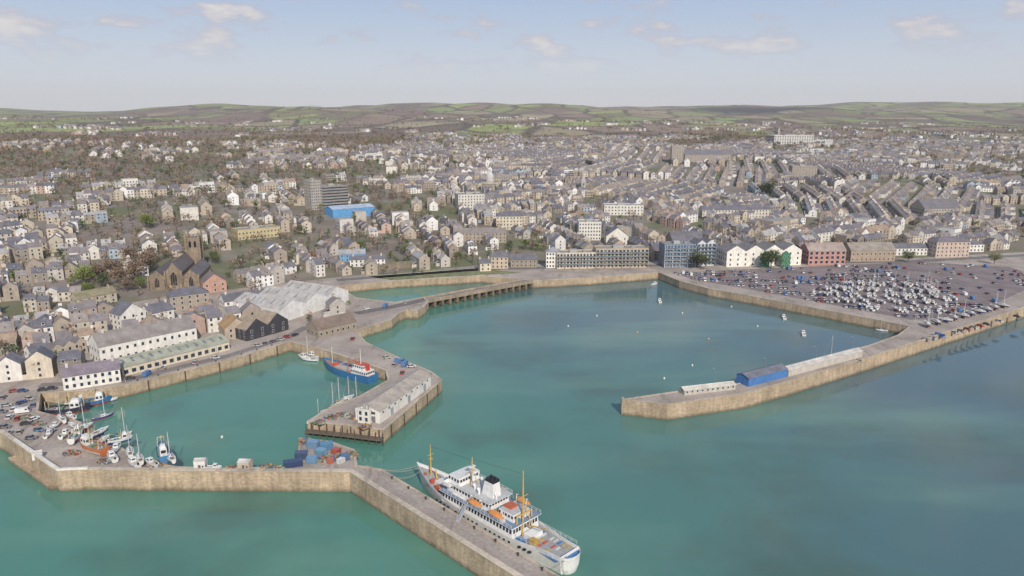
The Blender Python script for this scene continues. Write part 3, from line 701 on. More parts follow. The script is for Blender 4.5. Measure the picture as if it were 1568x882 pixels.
# ------------------------------------------------------------------ trees
def tree_tpl(seed,h,r,nl,ls,col,bare=True):
    rng=np.random.RandomState(seed); V=[];F=[];C=[];M=[]
    def tube(p0,p1,r0,r1,n=4):
        p0=np.array(p0,float);p1=np.array(p1,float); d=p1-p0; d/=np.linalg.norm(d)
        a=np.cross(d,[.3,.9,.2]); a/=np.linalg.norm(a); b=np.cross(d,a); i=len(V)
        for q,rr_ in ((p0,r0),(p1,r1)):
            for k in range(n): V.append(q+(a*math.cos(2*math.pi*k/n)+b*math.sin(2*math.pi*k/n))*rr_)
        for k in range(n): F.append((i+k,i+(k+1)%n,i+n+(k+1)%n,i+n+k)); C.append((.14,.11,.085)); M.append(WALL)
    top=h*.45; tube((0,0,-1),(0,0,top),h*.035,h*.02)
    ncl=9 if nl<200 else 22; cl=[]
    for k in range(ncl):
        th=rng.uniform(0,2*math.pi); q=rng.uniform(.15,.8); zz=h*.62+ (rng.uniform(-.6,1))*h*.3
        rad=r*q*math.sqrt(max(.1,1-((zz-h*.62)/(h*.42))**2)); c=np.array([rad*math.cos(th),rad*math.sin(th),zz]); cl.append(c)
        tube((0,0,top*rng.uniform(.6,1)),c,h*.014,h*.005,3)
    for k in range(nl):
        ci=rng.randint(ncl); c=cl[ci]; p=c+rng.normal(0,1,3)*np.array([r*.2,r*.2,h*.075])
        a=rng.normal(0,1,3); a/=np.linalg.norm(a); b=np.cross(a,rng.normal(0,1,3)); b/=np.linalg.norm(b)+1e-6
        s=ls*rng.uniform(.5,1.2); i=len(V)
        V.extend([p-a*s-b*s*.5,p+a*s-b*s*.6,p+a*s*.8+b*s*.6,p-a*s*.9+b*s*.5]); F.append((i,i+1,i+2,i+3))
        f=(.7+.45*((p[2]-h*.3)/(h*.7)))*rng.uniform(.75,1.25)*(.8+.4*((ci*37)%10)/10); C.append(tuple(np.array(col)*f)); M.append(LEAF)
    return np.array(V),np.array(F),np.array(M),np.array(C)
brown=[(.33,.23,.165),(.29,.205,.16),(.34,.26,.175),(.27,.21,.14)]
tpl=[tree_tpl(i,9,4.2,60,.5,brown[i%4]) for i in range(6)]+[tree_tpl(20+i,8,4.0,80,.6,c_) for i,c_ in enumerate([(.10,.14,.05),(.14,.18,.05),(.08,.11,.05)])]
def scatter(name,P,scale=(.7,1.25)):
    Vs=[];Fs=[];Ms=[];Cs=[];o=0
    for (x,y,k) in P:
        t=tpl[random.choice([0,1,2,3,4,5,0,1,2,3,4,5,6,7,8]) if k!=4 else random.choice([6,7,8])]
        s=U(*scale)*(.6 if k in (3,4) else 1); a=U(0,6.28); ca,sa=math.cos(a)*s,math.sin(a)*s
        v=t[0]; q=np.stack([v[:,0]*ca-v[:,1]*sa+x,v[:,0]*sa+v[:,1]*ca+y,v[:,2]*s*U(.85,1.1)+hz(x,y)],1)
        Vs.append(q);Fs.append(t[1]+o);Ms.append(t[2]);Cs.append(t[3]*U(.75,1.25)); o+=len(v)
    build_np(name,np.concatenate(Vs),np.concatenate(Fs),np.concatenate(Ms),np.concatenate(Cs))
tp=[]
for (x,y,k) in treeP:
    if not free(x,y,8): continue
    if y<900 and float(sdist(np.array(x),np.array(y)))<14: continue
    if y<700 and any(pip(x,y,Q) for Q in NOGO): continue
    if x>-60 and y<np.interp(x,YX,YY)+8: continue
    tp.append((x,y,k))
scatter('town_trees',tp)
fp=[]
while len(fp)<4200:
    y=1500*math.exp(U(0,1.3)); x=U(-.8,.8)*y; d=y-np.interp(x,YX,YY)
    if d<1100: continue
    v=vn(x,y,300,4)+.6*vn(x,y,110,1)
    if v>U(.2,.65): fp.append((x,y,0))
    elif R()<.12:
        a=random.choice([.3,1.87]); 
        for k in range(int(U(5,16))): fp.append((x+k*9*math.cos(a)+U(-2,2),y+k*9*math.sin(a)+U(-2,2),0))
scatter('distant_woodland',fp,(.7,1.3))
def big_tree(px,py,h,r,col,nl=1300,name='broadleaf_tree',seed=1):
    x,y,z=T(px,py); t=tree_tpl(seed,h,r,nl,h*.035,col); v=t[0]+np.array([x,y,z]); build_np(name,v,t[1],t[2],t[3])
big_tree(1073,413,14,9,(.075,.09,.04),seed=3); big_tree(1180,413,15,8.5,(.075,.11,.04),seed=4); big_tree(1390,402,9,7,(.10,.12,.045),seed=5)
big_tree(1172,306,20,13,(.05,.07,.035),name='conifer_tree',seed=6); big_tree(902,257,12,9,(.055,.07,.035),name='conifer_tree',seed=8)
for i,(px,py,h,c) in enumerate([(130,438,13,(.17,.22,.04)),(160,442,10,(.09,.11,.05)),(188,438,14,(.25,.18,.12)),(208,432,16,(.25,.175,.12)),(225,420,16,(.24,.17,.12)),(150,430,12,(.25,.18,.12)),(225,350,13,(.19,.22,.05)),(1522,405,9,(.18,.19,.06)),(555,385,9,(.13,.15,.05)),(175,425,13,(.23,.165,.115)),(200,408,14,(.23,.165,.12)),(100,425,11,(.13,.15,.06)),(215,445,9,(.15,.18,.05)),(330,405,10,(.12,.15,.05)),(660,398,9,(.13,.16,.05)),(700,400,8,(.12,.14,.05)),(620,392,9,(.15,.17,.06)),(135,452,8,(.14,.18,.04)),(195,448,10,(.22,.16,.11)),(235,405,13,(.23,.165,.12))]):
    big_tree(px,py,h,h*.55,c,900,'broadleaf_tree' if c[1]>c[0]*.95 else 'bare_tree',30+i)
mb=MB(); P=[G(*q) for q in [(560,423),(605,414),(735,411),(800,418),(735,421),(600,429)]]; mb.prism(P,5.49,5.56,LEAF,(.2,.21,.1)); mb.build('grass_bank')
mb=MB(); ribbon(mb,[(x,y) for x,y in [G(560,421),G(605,412),G(655,409)]],0,1,5.5,11,STONE,(.3,.25,.18)); mb.build('promenade_wall')
# ------------------------------------------------------------------ vehicles
def car_mesh(c,van=False):
    mb=MB()
    if van:
        mb.frus((-2.5,2.5,-.95,.95),(-2.5,1.9,-.9,.9),.35,2.1,GLOSS,c); mb.frus((1.2,2.53,-.8,.8),(1.2,1.98,-.75,.75),1.3,2.0,GLASS,DK)
        for s in (-1,1): mb.face([(1.0,s*.96,1.3),(1.9,s*.95,1.3),(1.7,s*.93,1.85),(1.0,s*.93,1.85)],GLASS,DK)
    else:
        mb.frus((-2.1,2.1,-.88,.88),(-2.05,2.0,-.84,.84),.3,.82,GLOSS,c)
        mb.frus((-1.85,.95,-.8,.8),(-1.35,.3,-.66,.66),.82,1.38,GLASS,DK,GLOSS,c); mb.frus((-1.38,.33,-.67,.67),(-1.2,.2,-.6,.6),1.38,1.45,GLOSS,c)
        for s in (-1,1): mb.box(-.55,-.45,min(s*.68,s*.8),max(s*.68,s*.8),.82,1.38,GLOSS,c)
        mb.box(2.0,2.08,-.75,-.45,.55,.7,GLOSS,(.7,.7,.65)); mb.box(2.0,2.08,.45,.75,.55,.7,GLOSS,(.7,.7,.65)); mb.box(-2.12,-2.05,-.78,.78,.6,.72,GLOSS,(.35,.03,.03))
    for x in (-1.3,1.3):
        for s in (-1,1): mb.pole((x,s*.7,.33),(x,s*.93,.33),.33,.33,WALL,(.02,.02,.02),10)
    return mb.build('car_body',link=False)
ccol=[(.7,.7,.7),(.75,.75,.73),(.4,.41,.43),(.2,.21,.22),(.06,.06,.065),(.06,.11,.26),(.42,.07,.06),(.3,.32,.34),(.14,.22,.34),(.5,.5,.52),(.6,.6,.6),(.45,.43,.38),(.4,.1,.08)]
cars=[car_mesh(c) for c in ccol]; vans=[car_mesh((.72,.72,.7),True),car_mesh((.1,.2,.4),True)]
def putcar(x,y,a,z=5.53):
    if R()<.08: inst('parked_van',random.choice(vans),(x,y,z),a)
    else: inst('parked_car',random.choice(cars),(x,y,z),a)
# ------------------------------------------------------------------ boats
def smooth(t): t=max(0,min(1,t)); return t*t*(3-2*t)
def hull(mb,Lh,B,H,dr,ch,cb,cd,bul=.6,n=14,tr=.72,sheer=.45,rake=.06,cup=None):
    S_=[]
    for i in range(n+1):
        t=i/n; 
        f=tr+(1-tr)*smooth(t/.3) if t<.3 else (1 if t<.55 else max(.015,1-((t-.55)/.45)**2.1))
        fw=(tr*.85+(.93-tr*.85)*smooth(t/.35)) if t<.35 else (.93 if t<.5 else max(.01,.93*(1-((t-.5)/.5)**1.6)))
        b=B/2*f; bw=B/2*fw; zd=H*(1+sheer*max(0,(t-.45)/.55)**2+.1*max(0,(.25-t)/.25))
        x=-Lh/2+Lh*t; k=Lh*rake*max(0,(t-.55)/.45)**2
        S_.append([(x-k*1.4,0,-dr),(x-k*1.2,bw*.6,-dr*.75),(x-k,bw,.02*H),(x-k*.7,bw+(b-bw)*.4,H*.35),(x-k*.3,bw+(b-bw)*.8,zd*.72),(x,b,zd)])
    cu=cup or ch
    for i in range(n):
        a,b_=S_[i],S_[i+1]
        for j in range(5):
            c=cb if j<2 else (ch if j<4 else cu)
            if j==2: c=cb if H<3 else ch
            for s in (1,-1):
                q=[(p[0],s*-p[1],p[2]) for p in (a[j],b_[j],b_[j+1],a[j+1])]; mb.face(q if s==1 else q[::-1],GLOSS,c)
        for s in (1,-1):
            w=.12; ia=(a[5][0],s*max(0,a[5][1]-w),a[5][2]); ib=(b_[5][0],s*max(0,b_[5][1]-w),b_[5][2])
            mb.face([(a[5][0],s*a[5][1],a[5][2]),(b_[5][0],s*b_[5][1],b_[5][2]),ib,ia],GLOSS,cu)
            mb.face([ia,ib,(ib[0],ib[1],ib[2]-bul),(ia[0],ia[1],ia[2]-bul)],GLOSS,cu)
        mb.face([(a[5][0],-a[5][1]+.1,a[5][2]-bul),(b_[5][0],-b_[5][1]+.1,b_[5][2]-bul),(b_[5][0],b_[5][1]-.1,b_[5][2]-bul),(a[5][0],a[5][1]-.1,a[5][2]-bul)],WALL,cd)
    a=S_[0]; mb.face([(p[0],-p[1],p[2]) for p in a[::-1]]+[(p[0],p[1],p[2]) for p in a],GLOSS,ch)
def cab(mb,x0,x1,hw,z0,h,c,tf=.3,tb=.1,win=True,roofc=None):
    mb.frus((x0,x1,-hw,hw),(x0+tb,x1-tf,-hw*.92,hw*.92),z0,z0+h,GLOSS,c,GLOSS,roofc or c)
    if win:
        f0,f1=.45,.8
        def X0(f): return x0+tb*f-.03
        def X1(f): return x1-tf*f+.03
        def Y(f): return hw*(1-.08*f)+.03
        za,zb=z0+h*f0,z0+h*f1; n=max(1,int((x1-x0)/1.3))
        for k in range(n):
            xa=X0(f0)+(X1(f0)-X0(f0))*(k+.18)/n; xb=X0(f0)+(X1(f0)-X0(f0))*(k+.82)/n
            for s in (-1,1): mb.face([(xa,s*Y(f0),za),(xb,s*Y(f0),za),(xb,s*Y(f1),zb),(xa,s*Y(f1),zb)],GLASS,WIN)
        m_=max(1,int(hw*2/1.2))
        for k in range(m_):
            ya=-hw*.9+hw*1.8*(k+.12)/m_; yb=-hw*.9+hw*1.8*(k+.88)/m_
            mb.face([(X1(f0),ya,za),(X1(f0),yb,za),(X1(f1),yb,zb),(X1(f1),ya,zb)],GLASS,WIN)
            mb.face([(X0(f0),ya,za),(X0(f0),yb,za),(X0(f1),yb,zb),(X0(f1),ya,zb)],GLASS,WIN)
def fishing(Lh,ch,cb,cd=(.3,.28,.25),cc=(.72,.72,.7),mc=(.6,.5,.3),aft=False,mast=1.0):
    mb=MB(); B=Lh*.32; H=Lh*.11+.3; hull(mb,Lh,B,H,Lh*.07,ch,cb,cd,bul=.7,tr=.8)
    zd=H-.7; w0=(-Lh*.38 if aft else Lh*.08); w1=w0+Lh*.22
    cab(mb,w0,w1,B*.28,zd,2.6,cc); cab(mb,w0+.4,w1-.2,B*.2,zd+2.6,.9,cc,win=False)
    mx_=w0-.3 if not aft else w1+1
    mb.pole((mx_,0,zd),(mx_,0,zd+Lh*.5*mast),.16,.09,GLOSS,mc); mb.pole((mx_,0,zd+Lh*.42*mast),(Lh*.46,0,H*1.4),.03,.03,GLOSS,DK,3); mb.pole((mx_,0,zd+Lh*.42*mast),(-Lh*.46,0,H),.03,.03,GLOSS,DK,3)
    fx=Lh*.36 if not aft else -Lh*.1
    mb.pole((fx,0,zd),(fx,0,zd+Lh*.38*mast),.12,.07,GLOSS,mc)
    gx=-Lh*.42 if not aft else Lh*.3
    for s in (-1,1): mb.pole((gx,s*B*.3,zd),(gx,s*B*.25,zd+3.4),.12,.12,GLOSS,mc); mb.pole((mx_,s*.4,zd+1),(mx_-1,s*B*.42,zd+Lh*.36*mast),.07,.05,GLOSS,mc)
    mb.pole((gx,-B*.25,zd+3.4),(gx,B*.25,zd+3.4),.1,.1,GLOSS,mc); mb.pole((mx_,0,zd+1.5),(gx,0,zd+3.6),.08,.06,GLOSS,mc)
    mb.pole((0-Lh*.1,-B*.22,zd+.45),(-Lh*.1,B*.22,zd+.45),.4,.4,GLOSS,(.12,.25,.15),8)
    for k in range(5):
        x=U(-.33,-.15)*Lh if not aft else U(0,.25)*Lh; y_=U(-.25,.25)*B; mb.rbox(x,y_,zd,.9,.7,.6,U(0,1.5),WALL,random.choice([(.5,.15,.04),(.05,.2,.4),(.1,.3,.15),(.6,.6,.55)]))
    return mb.build('fishing_boat_hull',link=False)
def yacht(Lh,ch,cb,mastH,dry=False,cover=None):
    mb=MB(); B=Lh*.3; H=Lh*.09+.25; hull(mb,Lh,B,H,.5,ch,cb,(.6,.57,.5),bul=.12,tr=.62,sheer=.2)
    cab(mb,-Lh*.1,Lh*.22,B*.28,H-.12,.6,(.75,.75,.72),.5,.2)
    mb.box(-Lh*.38,-Lh*.12,-B*.2,B*.2,H-.1,H-.04,WALL,(.2,.16,.1))
    if dry:
        mb.frus((-.8,1.2,-.12,.12),(-1,1.4,-.15,.15),-1.5,-.5,GLOSS,cb)
        for x in (-Lh*.25,Lh*.2):
            for s in (-1,1): mb.pole((x,s*B*.5,-1.5),(x,s*B*.33,.1),.06,.06,WALL,(.25,.08,.05),4)
    if mastH:
        mb.pole((Lh*.08,0,H),(Lh*.08,0,H+mastH),.13,.09,GLOSS,(.68,.68,.68)); mb.pole((Lh*.08,0,H+1.3),(-Lh*.33,0,H+1.2),.14,.12,WALL,cover or (.05,.1,.3))
        for s in (-1,1): 
            mb.pole((Lh*.08,s*B*.4,H),(Lh*.08,0,H+mastH*.9),.025,.025,GLOSS,(.3,.3,.3),3)
            mb.pole((Lh*.08,0,H+mastH*.55),(Lh*.08,s*.8,H+mastH*.55),.03,.03,GLOSS,(.5,.5,.5),3)
        mb.pole((Lh*.49,0,H*1.2),(Lh*.08,0,H+mastH),.03,.03,GLOSS,(.3,.3,.3),3); mb.pole((-Lh*.48,0,H),(Lh*.08,0,H+mastH),.025,.025,GLOSS,(.3,.3,.3),3)
    return mb.build('yacht_hull',link=False)
def motorb(Lh,ch,cb,cc=(.75,.75,.73)):
    mb=MB(); B=Lh*.34; H=Lh*.11+.3; hull(mb,Lh,B,H,.35,ch,cb,(.5,.48,.44),bul=.3,tr=.85,sheer=.3)
    cab(mb,-Lh*.05,Lh*.28,B*.33,H-.3,1.5,cc,.7,.15); mb.pole((0,0,H+1.1),(0,0,H+2.6),.04,.03,GLOSS,(.6,.6,.6),4); mb.box(-Lh*.52,-Lh*.47,-.25,.25,H-.2,H+.5,GLOSS,DK)
    return mb.build('motor_boat_hull',link=False)
yW=[yacht(8,(.75,.75,.73),(.05,.08,.2),9.5),yacht(9.5,(.72,.72,.7),(.3,.05,.04),11.5,cover=(.3,.05,.05)),yacht(8.5,(.04,.08,.25),(.3,.05,.04),10)]
yD=[yacht(8,(.72,.72,.7),(.05,.08,.2),0,True),yacht(9,(.72,.72,.7),(.3,.05,.04),10,True),yacht(7.5,(.04,.1,.3),(.1,.1,.1),0,True),yacht(8.5,(.7,.69,.64),(.03,.03,.05),9,True)]
mB=[motorb(6.5,(.72,.72,.7),(.05,.08,.2)),motorb(8,(.7,.69,.66),(.2,.3,.5)),motorb(6,(.05,.15,.4),(.7,.7,.7)),motorb(7,(.65,.65,.6),(.4,.08,.05))]
fB=[fishing(15,(.03,.035,.06),(.2,.04,.03)),fishing(13,(.04,.16,.36),(.3,.05,.04)),fishing(10,(.7,.7,.68),(.05,.1,.3)),fishing(15,(.5,.16,.06),(.5,.46,.42),mast=1.3),fishing(11,(.06,.2,.38),(.6,.6,.6),aft=True)]
def at(px,py,z=0): x,y=G(px,py,z); return (x,y,z)
def place(name,me,px,py,a,z=0,dz=0,s=1): x,y,_=at(px,py,z); return inst(name,me,(x,y,z+dz),math.radians(a),s)
place('fishing_boat',fB[0],104,631,12,s=1.2); place('fishing_boat',fB[1],142,619,25,s=1.15); place('fishing_boat',fB[4],198,603,20,s=1.05); place('fishing_boat',fB[2],277,581,15,s=1.05); place('fishing_boat',fB[2],118,618,20,s=.9)
place('motor_boat',mB[0],262,585,30); place('yacht',yW[0],474,552,165,s=1.2); place('motor_boat',mB[1],482,547,160,s=1.3); place('motor_boat',mB[3],466,549,150,s=1.2); place('motor_boat',mB[0],168,614,30); place('yacht',yW[1],190,672,80); place('yacht',yW[2],158,640,50)
for px,py,k in ((1010,462,1),(914,484,0),(1200,487,1),(1017,580,0),(1002,436,1),(976,510,2),(1120,470,0),(1160,500,0),(1085,520,2),(1060,560,0),(340,670,0),(870,500,0),(1230,512,1),(1180,468,0),(1045,480,0)):
    if k!=1:
        mb=MB(); mb.pole((0,0,-.3),(0,0,.5),.5,.45,GLOSS,(.7,.68,.6) if k==0 else (.7,.15,.03),10); mb.frus((-.25,.25,-.25,.25),(-.1,.1,-.1,.1),.5,.9,GLOSS,(.7,.68,.6)); mb.build('mooring_buoy',at(px,py))
    else: place('motor_boat',mB[1],px,py,U(0,180),s=.9)
place('yacht',yW[1],1270,551,20); place('yacht',yW[0],1350,507,160,s=.8)
for px,py in ((1380,514),(1402,505),(1428,498)): place('yacht',random.choice(yW),px-4,py+2,25,s=.8)
HB=[(142,692,3,150,1.0),(250,700,4,120,1.15),(118,674,2,100,1.0),(185,680,2,30,.8)]
for px,py,k,a,s in HB: place('fishing_boat',fB[k],px,py,a,5.5,1.2,s)
for px,py in ((95,648),(112,658),(100,668),(128,662),(84,655),(200,700),(172,703),(215,710),(178,690),(232,712),(262,708),(155,668),(160,680),(108,640),(75,668),(205,712)): 
    m_=random.choice(yD[:1]+yD[3:]+mB+[yD[1]]); place('laid_up_boat',m_,px,py,U(60,150),5.5,1.5 if m_ in yD else .4,U(.8,1.0))
a=Vector(G(499,562,0)); b_=Vector(G(576,585,0)); c=(a+b_)/2; d=a-b_; Lc=d.length
mb=MB(); BL=(.045,.17,.37); hull(mb,Lc,8.0,3.6,1.5,BL,(.3,.04,.03),(.35,.2,.14),bul=.9,tr=.85,sheer=.55,cup=BL)
cab(mb,-Lc*.44,-Lc*.16,3.0,2.8,2.6,(.72,.72,.7)); cab(mb,-Lc*.38,-Lc*.18,2.4,5.4,2.3,(.72,.72,.7),roofc=(.5,.1,.06)); mb.box(-Lc*.42,-Lc*.36,-.8,.8,5.4,8.2,GLOSS,(.55,.06,.04))
mb.pole((-Lc*.27,0,7.4),(-Lc*.27,0,15),.25,.14,GLOSS,(.7,.66,.55)); mb.pole((Lc*.3,0,3),(Lc*.3,0,12),.22,.14,GLOSS,(.7,.66,.55))
for s in (-1,1): mb.pole((-Lc*.1,s*3,2.6),(-Lc*.1,s*2.6,8),.22,.18,GLOSS,(.6,.1,.06))
mb.pole((-Lc*.1,-2.6,8),(-Lc*.1,2.6,8),.2,.2,GLOSS,(.6,.1,.06)); mb.pole((-Lc*.1,0,8),(Lc*.15,0,4.5),.16,.12,GLOSS,(.7,.7,.68))
mb.box(-Lc*.05,Lc*.2,-1.8,1.8,2.6,3.5,GLOSS,(.45,.42,.38)); mb.box(Lc*.22,Lc*.26,-1.5,1.5,3,4.4,GLOSS,(.6,.12,.06))
mb.pole((-Lc*.27,0,13),(Lc*.3,0,10.5),.03,.03,GLOSS,DK,3); mb.pole((Lc*.3,0,10.5),(Lc*.49,0,5.2),.03,.03,GLOSS,DK,3)
mb.build('blue_coaster_ship',(c.x-1,c.y-1,0),math.atan2(d.y,d.x))
for px,py,k,an_ in ((518,622,1,60),(533,612,0,60),(508,630,1,40),(545,614,2,70),(486,648,0,10)): place('yacht',yW[k],px,py,an_)
place('fishing_boat',fB[2],526,620,60,s=.8)
# ------------------------------------------------------------------ passenger ship
def ship():
    mb=MB(); W=(.8,.79,.76); BLU=(.08,.21,.42); OC=(.62,.4,.11); TEAK=(.32,.18,.13); GR=(.36,.36,.35)
    Lh=67; hull(mb,Lh,12.6,5.0,3,W,(.04,.1,.06),GR,bul=1.0,n=28,tr=.6,sheer=.62,rake=.05)
    for k in range(8):
        a0,a1=math.pi/2+math.pi*k/8,math.pi/2+math.pi*(k+1)/8
        for (z0,z1,r0,r1,c) in ((-1,1.6,2.2,3.3,W),(1.6,5.5,3.3,3.78,W)):
            mb.face([(-33.4+r0*.7*math.cos(a0),r0*math.sin(a0),z0),(-33.4+r0*.7*math.cos(a1),r0*math.sin(a1),z0),(-33.4+r1*.7*math.cos(a1),r1*math.sin(a1),z1),(-33.4+r1*.7*math.cos(a0),r1*math.sin(a0),z1)],GLOSS,c)
        mb.face([(-33.4,0,4.5),(-33.4+2.6*math.cos(a0),3.78*math.sin(a0),4.5),(-33.4+2.6*math.cos(a1),3.78*math.sin(a1),4.5)],WALL,BLU)
    def fz(x): 
        t=(x+33.5)/67; return 5*(1+.62*max(0,(t-.45)/.55)**2)
    mb.box(-33,-14,-4.4,4.4,4.02,4.12,WALL,BLU)
    mb.box(13,24,-3.6,3.6,fz(14)-.95,fz(16)-.5,WALL,TEAK)
    for s in (-1,1):
        for k in range(22):
            x=-24+k*1.9; y=s*(6.33 if -12<x<8 else 6.33-(.8*((-12-x)/14)**1.4 if x<-12 else .22*((x-8)/9)**2)); 
            if k%7==3: continue
            mb.box(x-.35,x+.35,min(y,y-s*.5),max(y,y-s*.5),3.25,3.75,GLASS,(.02,.03,.05))
    cab(mb,-17,14,5.6,4.0,3.6,W,.6,.2,roofc=BLU)
    mb.box(-17.5,14.4,-6.1,6.1,7.6,7.78,GLOSS,W,WALL,(.2,.28,.38),True)
    cab(mb,-6,13,4.3,7.78,2.7,W,.9,.2)
    mb.box(-7,13.2,-4.8,4.8,10.48,10.62,GLOSS,W,WALL,(.5,.51,.5),True)
    cab(mb,-15.5,-9,3.4,7.78,2.2,W,.3,.2,roofc=(.5,.5,.48))
    cab(mb,7,12.6,4.2,10.62,2.6,W,.7,.2,roofc=(.68,.68,.65)); 
    mb.box(9.3,12.0,-6.3,6.3,10.4,10.61,GLOSS,W,None,None,True)
    for s in (-1,1): mb.box(9.3,12.0,min(s*6.3,s*6.2),max(s*6.3,s*6.2),10.62,11.7,GLOSS,W); mb.box(11.9,12.0,min(s*6.19,s*4.2),max(s*6.19,s*4.2),10.62,11.7,GLOSS,W)
    mb.frus((-5.2,-.4,-1.7,1.7),(-5.0,-1.3,-1.3,1.3),10.62,15,GLOSS,W); mb.frus((-5.0,-1.3,-1.31,1.31),(-5.0,-1.6,-1.2,1.2),15,16,GLOSS,DK)
    for q in (-4.2,-2.6): mb.pole((q,0,16),(q-.2,0,16.8),.35,.32,GLOSS,DK,8)
    mb.pole((6.2,0,10.6),(5.6,0,19.5),.3,.15,GLOSS,OC); mb.pole((6,-2,15),(6,2,15),.1,.1,GLOSS,OC); mb.box(5.3,6.5,-1.2,1.2,16.3,16.5,GLOSS,(.7,.7,.7)); mb.pole((4,1,13),(4,1,14.4),.5,.5,GLOSS,W,8)
    for s in (-1,1): mb.pole((4.6,s*1.5,10.6),(5.8,0,15),.12,.1,GLOSS,OC)
    z0=fz(25)-1
    mb.pole((26,0,z0),(26,0,z0+11),.28,.12,GLOSS,OC); mb.pole((26,-1.3,z0+7.5),(26,1.3,z0+7.5),.08,.08,GLOSS,OC); mb.box(25.6,26.4,-.5,.5,z0+5.8,z0+6.2,GLOSS,OC)
    mb.pole((23,0,z0),(23.5,0,z0+3.4),.3,.25,GLOSS,OC); mb.pole((23.5,0,z0+3.2),(15.5,.5,z0+2.4),.2,.14,GLOSS,W)
    for s in (-1,1): mb.pole((27.6,s*1.2-.5,z0+.5),(27.6,s*1.2+.5,z0+.5),.5,.5,GLOSS,(.4,.1,.06),8)
    mb.box(17,21.5,-2.2,2.2,5.0,6.5,GLOSS,(.68,.66,.62)); mb.box(15,16.4,-3,-1,5,6.3,GLOSS,(.5,.12,.06)); mb.box(22,23,1.5,3,5.5,6.8,GLOSS,(.5,.1,.06))
    mb.box(17.2,19,2.6,4,5,6.6,GLOSS,(.5,.12,.06)); mb.box(19.5,20.6,-4,-2.6,5,6.2,GLOSS,(.6,.58,.5))
    mb.pole((-16,0,4),(-16,0,23),.35,.14,GLOSS,OC); mb.pole((-16,-2,15),(-16,2,15),.1,.1,GLOSS,OC)
    for s in (-1,1): mb.pole((-18,s*2.2,4),(-16,0,15),.18,.14,GLOSS,OC); mb.pole((-16.5,s*3,4),(-16.5,s*3,10),.3,.22,GLOSS,OC)
    mb.pole((-16.5,-3,10),(-16.5,3,10),.22,.22,GLOSS,OC); mb.pole((-17,0,6.5),(-26,1,9.5),.24,.16,GLOSS,OC); mb.pole((-16,0,20),(-26,1,9.5),.04,.04,GLOSS,DK,3)
    mb.pole((5.7,0,18.5),(26,0,z0+10.5),.035,.035,GLOSS,DK,3); mb.pole((-16,0,22),(5.7,0,19),.035,.035,GLOSS,DK,3); mb.pole((-16,0,22),(-33,0,6),.035,.035,GLOSS,DK,3)
    for s in (-1,1):
        for xb in (-1.5,-10.5):
            n=8
            for k in range(n):
                t0,t1=k/n,(k+1)/n
                w0,w1=[1.0*math.sin(math.pi*min(.97,max(.03,t)))**.5 for t in (t0,t1)]
                x0,x1=xb-3+6*t0,xb-3+6*t1; yc=s*5.5
                for g in range(6):
                    g0,g1=2*math.pi*g/6,2*math.pi*(g+1)/6
                    mb.face([(x0,yc+w0*math.cos(g0),9.3+w0*.9*math.sin(g0)),(x1,yc+w1*math.cos(g0),9.3+w1*.9*math.sin(g0)),(x1,yc+w1*math.cos(g1),9.3+w1*.9*math.sin(g1)),(x0,yc+w0*math.cos(g1),9.3+w0*.9*math.sin(g1))],GLOSS,(.72,.28,.07) if g<3 else W)
            for q in (-2,2): mb.pole((xb+q,s*4.6,7.8),(xb+q,s*4.9,10.9),.12,.12,GLOSS,W); mb.pole((xb+q,s*4.9,10.9),(xb+q,s*5.6,10.6),.1,.1,GLOSS,W)
        for k in range(4): mb.pole((3+k*1.6,s*4.9,8.2),(4.2+k*1.6,s*4.9,8.2),.38,.38,GLOSS,W,8)
    def rail(x0,x1,y,z,c=W,st=1.8):
        n=max(1,int(abs(x1-x0)/st))
        for k in range(n+1):
            x=x0+(x1-x0)*k/n; mb.pole((x,y,z),(x,y,z+1.05),.045,.045,GLOSS,c,4)
        for hh in (.55,1.05): mb.pole((x0,y,z+hh),(x1,y,z+hh),.04,.04,GLOSS,c,4)
    for s in (-1,1):
        rail(-17.3,14,s*6.0,7.78); rail(-6.8,7,s*4.7,10.62); rail(-32,-18,s*4.6*1.05,5.0)
    for k in range(9):
        x=-31+k*1.5
        for y in (-2.6,0,2.6):
            if R()<.75: mb.box(x,x+.5,y-.9,y+.9,4.12,4.6,GLOSS,random.choice([(.6,.6,.58),(.5,.35,.12),(.05,.2,.5),(.5,.1,.05)]))
    mb.box(-21.5,-18.5,-2.4,2.4,4.1,5.6,GLOSS,W); mb.box(-24,-22,2,3.8,4.1,5.9,GLOSS,(.5,.32,.08)); mb.box(-12.5,-9.5,-1.5,1.5,9.98,10.5,GLOSS,(.5,.12,.05))
    for k in range(20): 
        x=U(-16,-7.5);y=U(-5,5); mb.box(x,x+U(.5,1.1),y,y+U(.4,1.4),7.78,7.78+U(.4,.9),GLOSS,random.choice([(.6,.6,.58),(.6,.3,.06),(.05,.25,.5),(.6,.58,.5)]))
    for x,y in ((1,-1.5),(2.5,1.8),(-.2,2.6),(4,-2.6),(-6,1)): mb.pole((x,y,10.6),(x,y,12),.3,.3,GLOSS,W,8); mb.pole((x,y,12),(x+.5,y,12.2),.5,.5,GLOSS,W,8)
    return mb
sb=Vector((-31.5,223.5)); ss=Vector((15.3,176.3)); c=(sb+ss)/2; d=sb-ss
ship().build('passenger_ship',(c.x,c.y,0),math.atan2(d.y,d.x))
mb=MB()
def rope(p,q,sag=1):
    P=[Vector(p).lerp(Vector(q),k/6)-Vector((0,0,sag*4*(k/6)*(1-k/6))) for k in range(7)]
    for k in range(6): mb.pole(P[k],P[k+1],.07,.07,WALL,(.4,.36,.3),4)
rope((-30.5,221,7.4),(*G(588,722),6.2)); rope((-29.5,220,7.2),(*G(610,735),6.2)); rope((-31,223,7.4),(*G(560,715),6.2),2); rope((14.5,175,5),(*G(850,886),6.2),.5)
mb.build('mooring_lines')
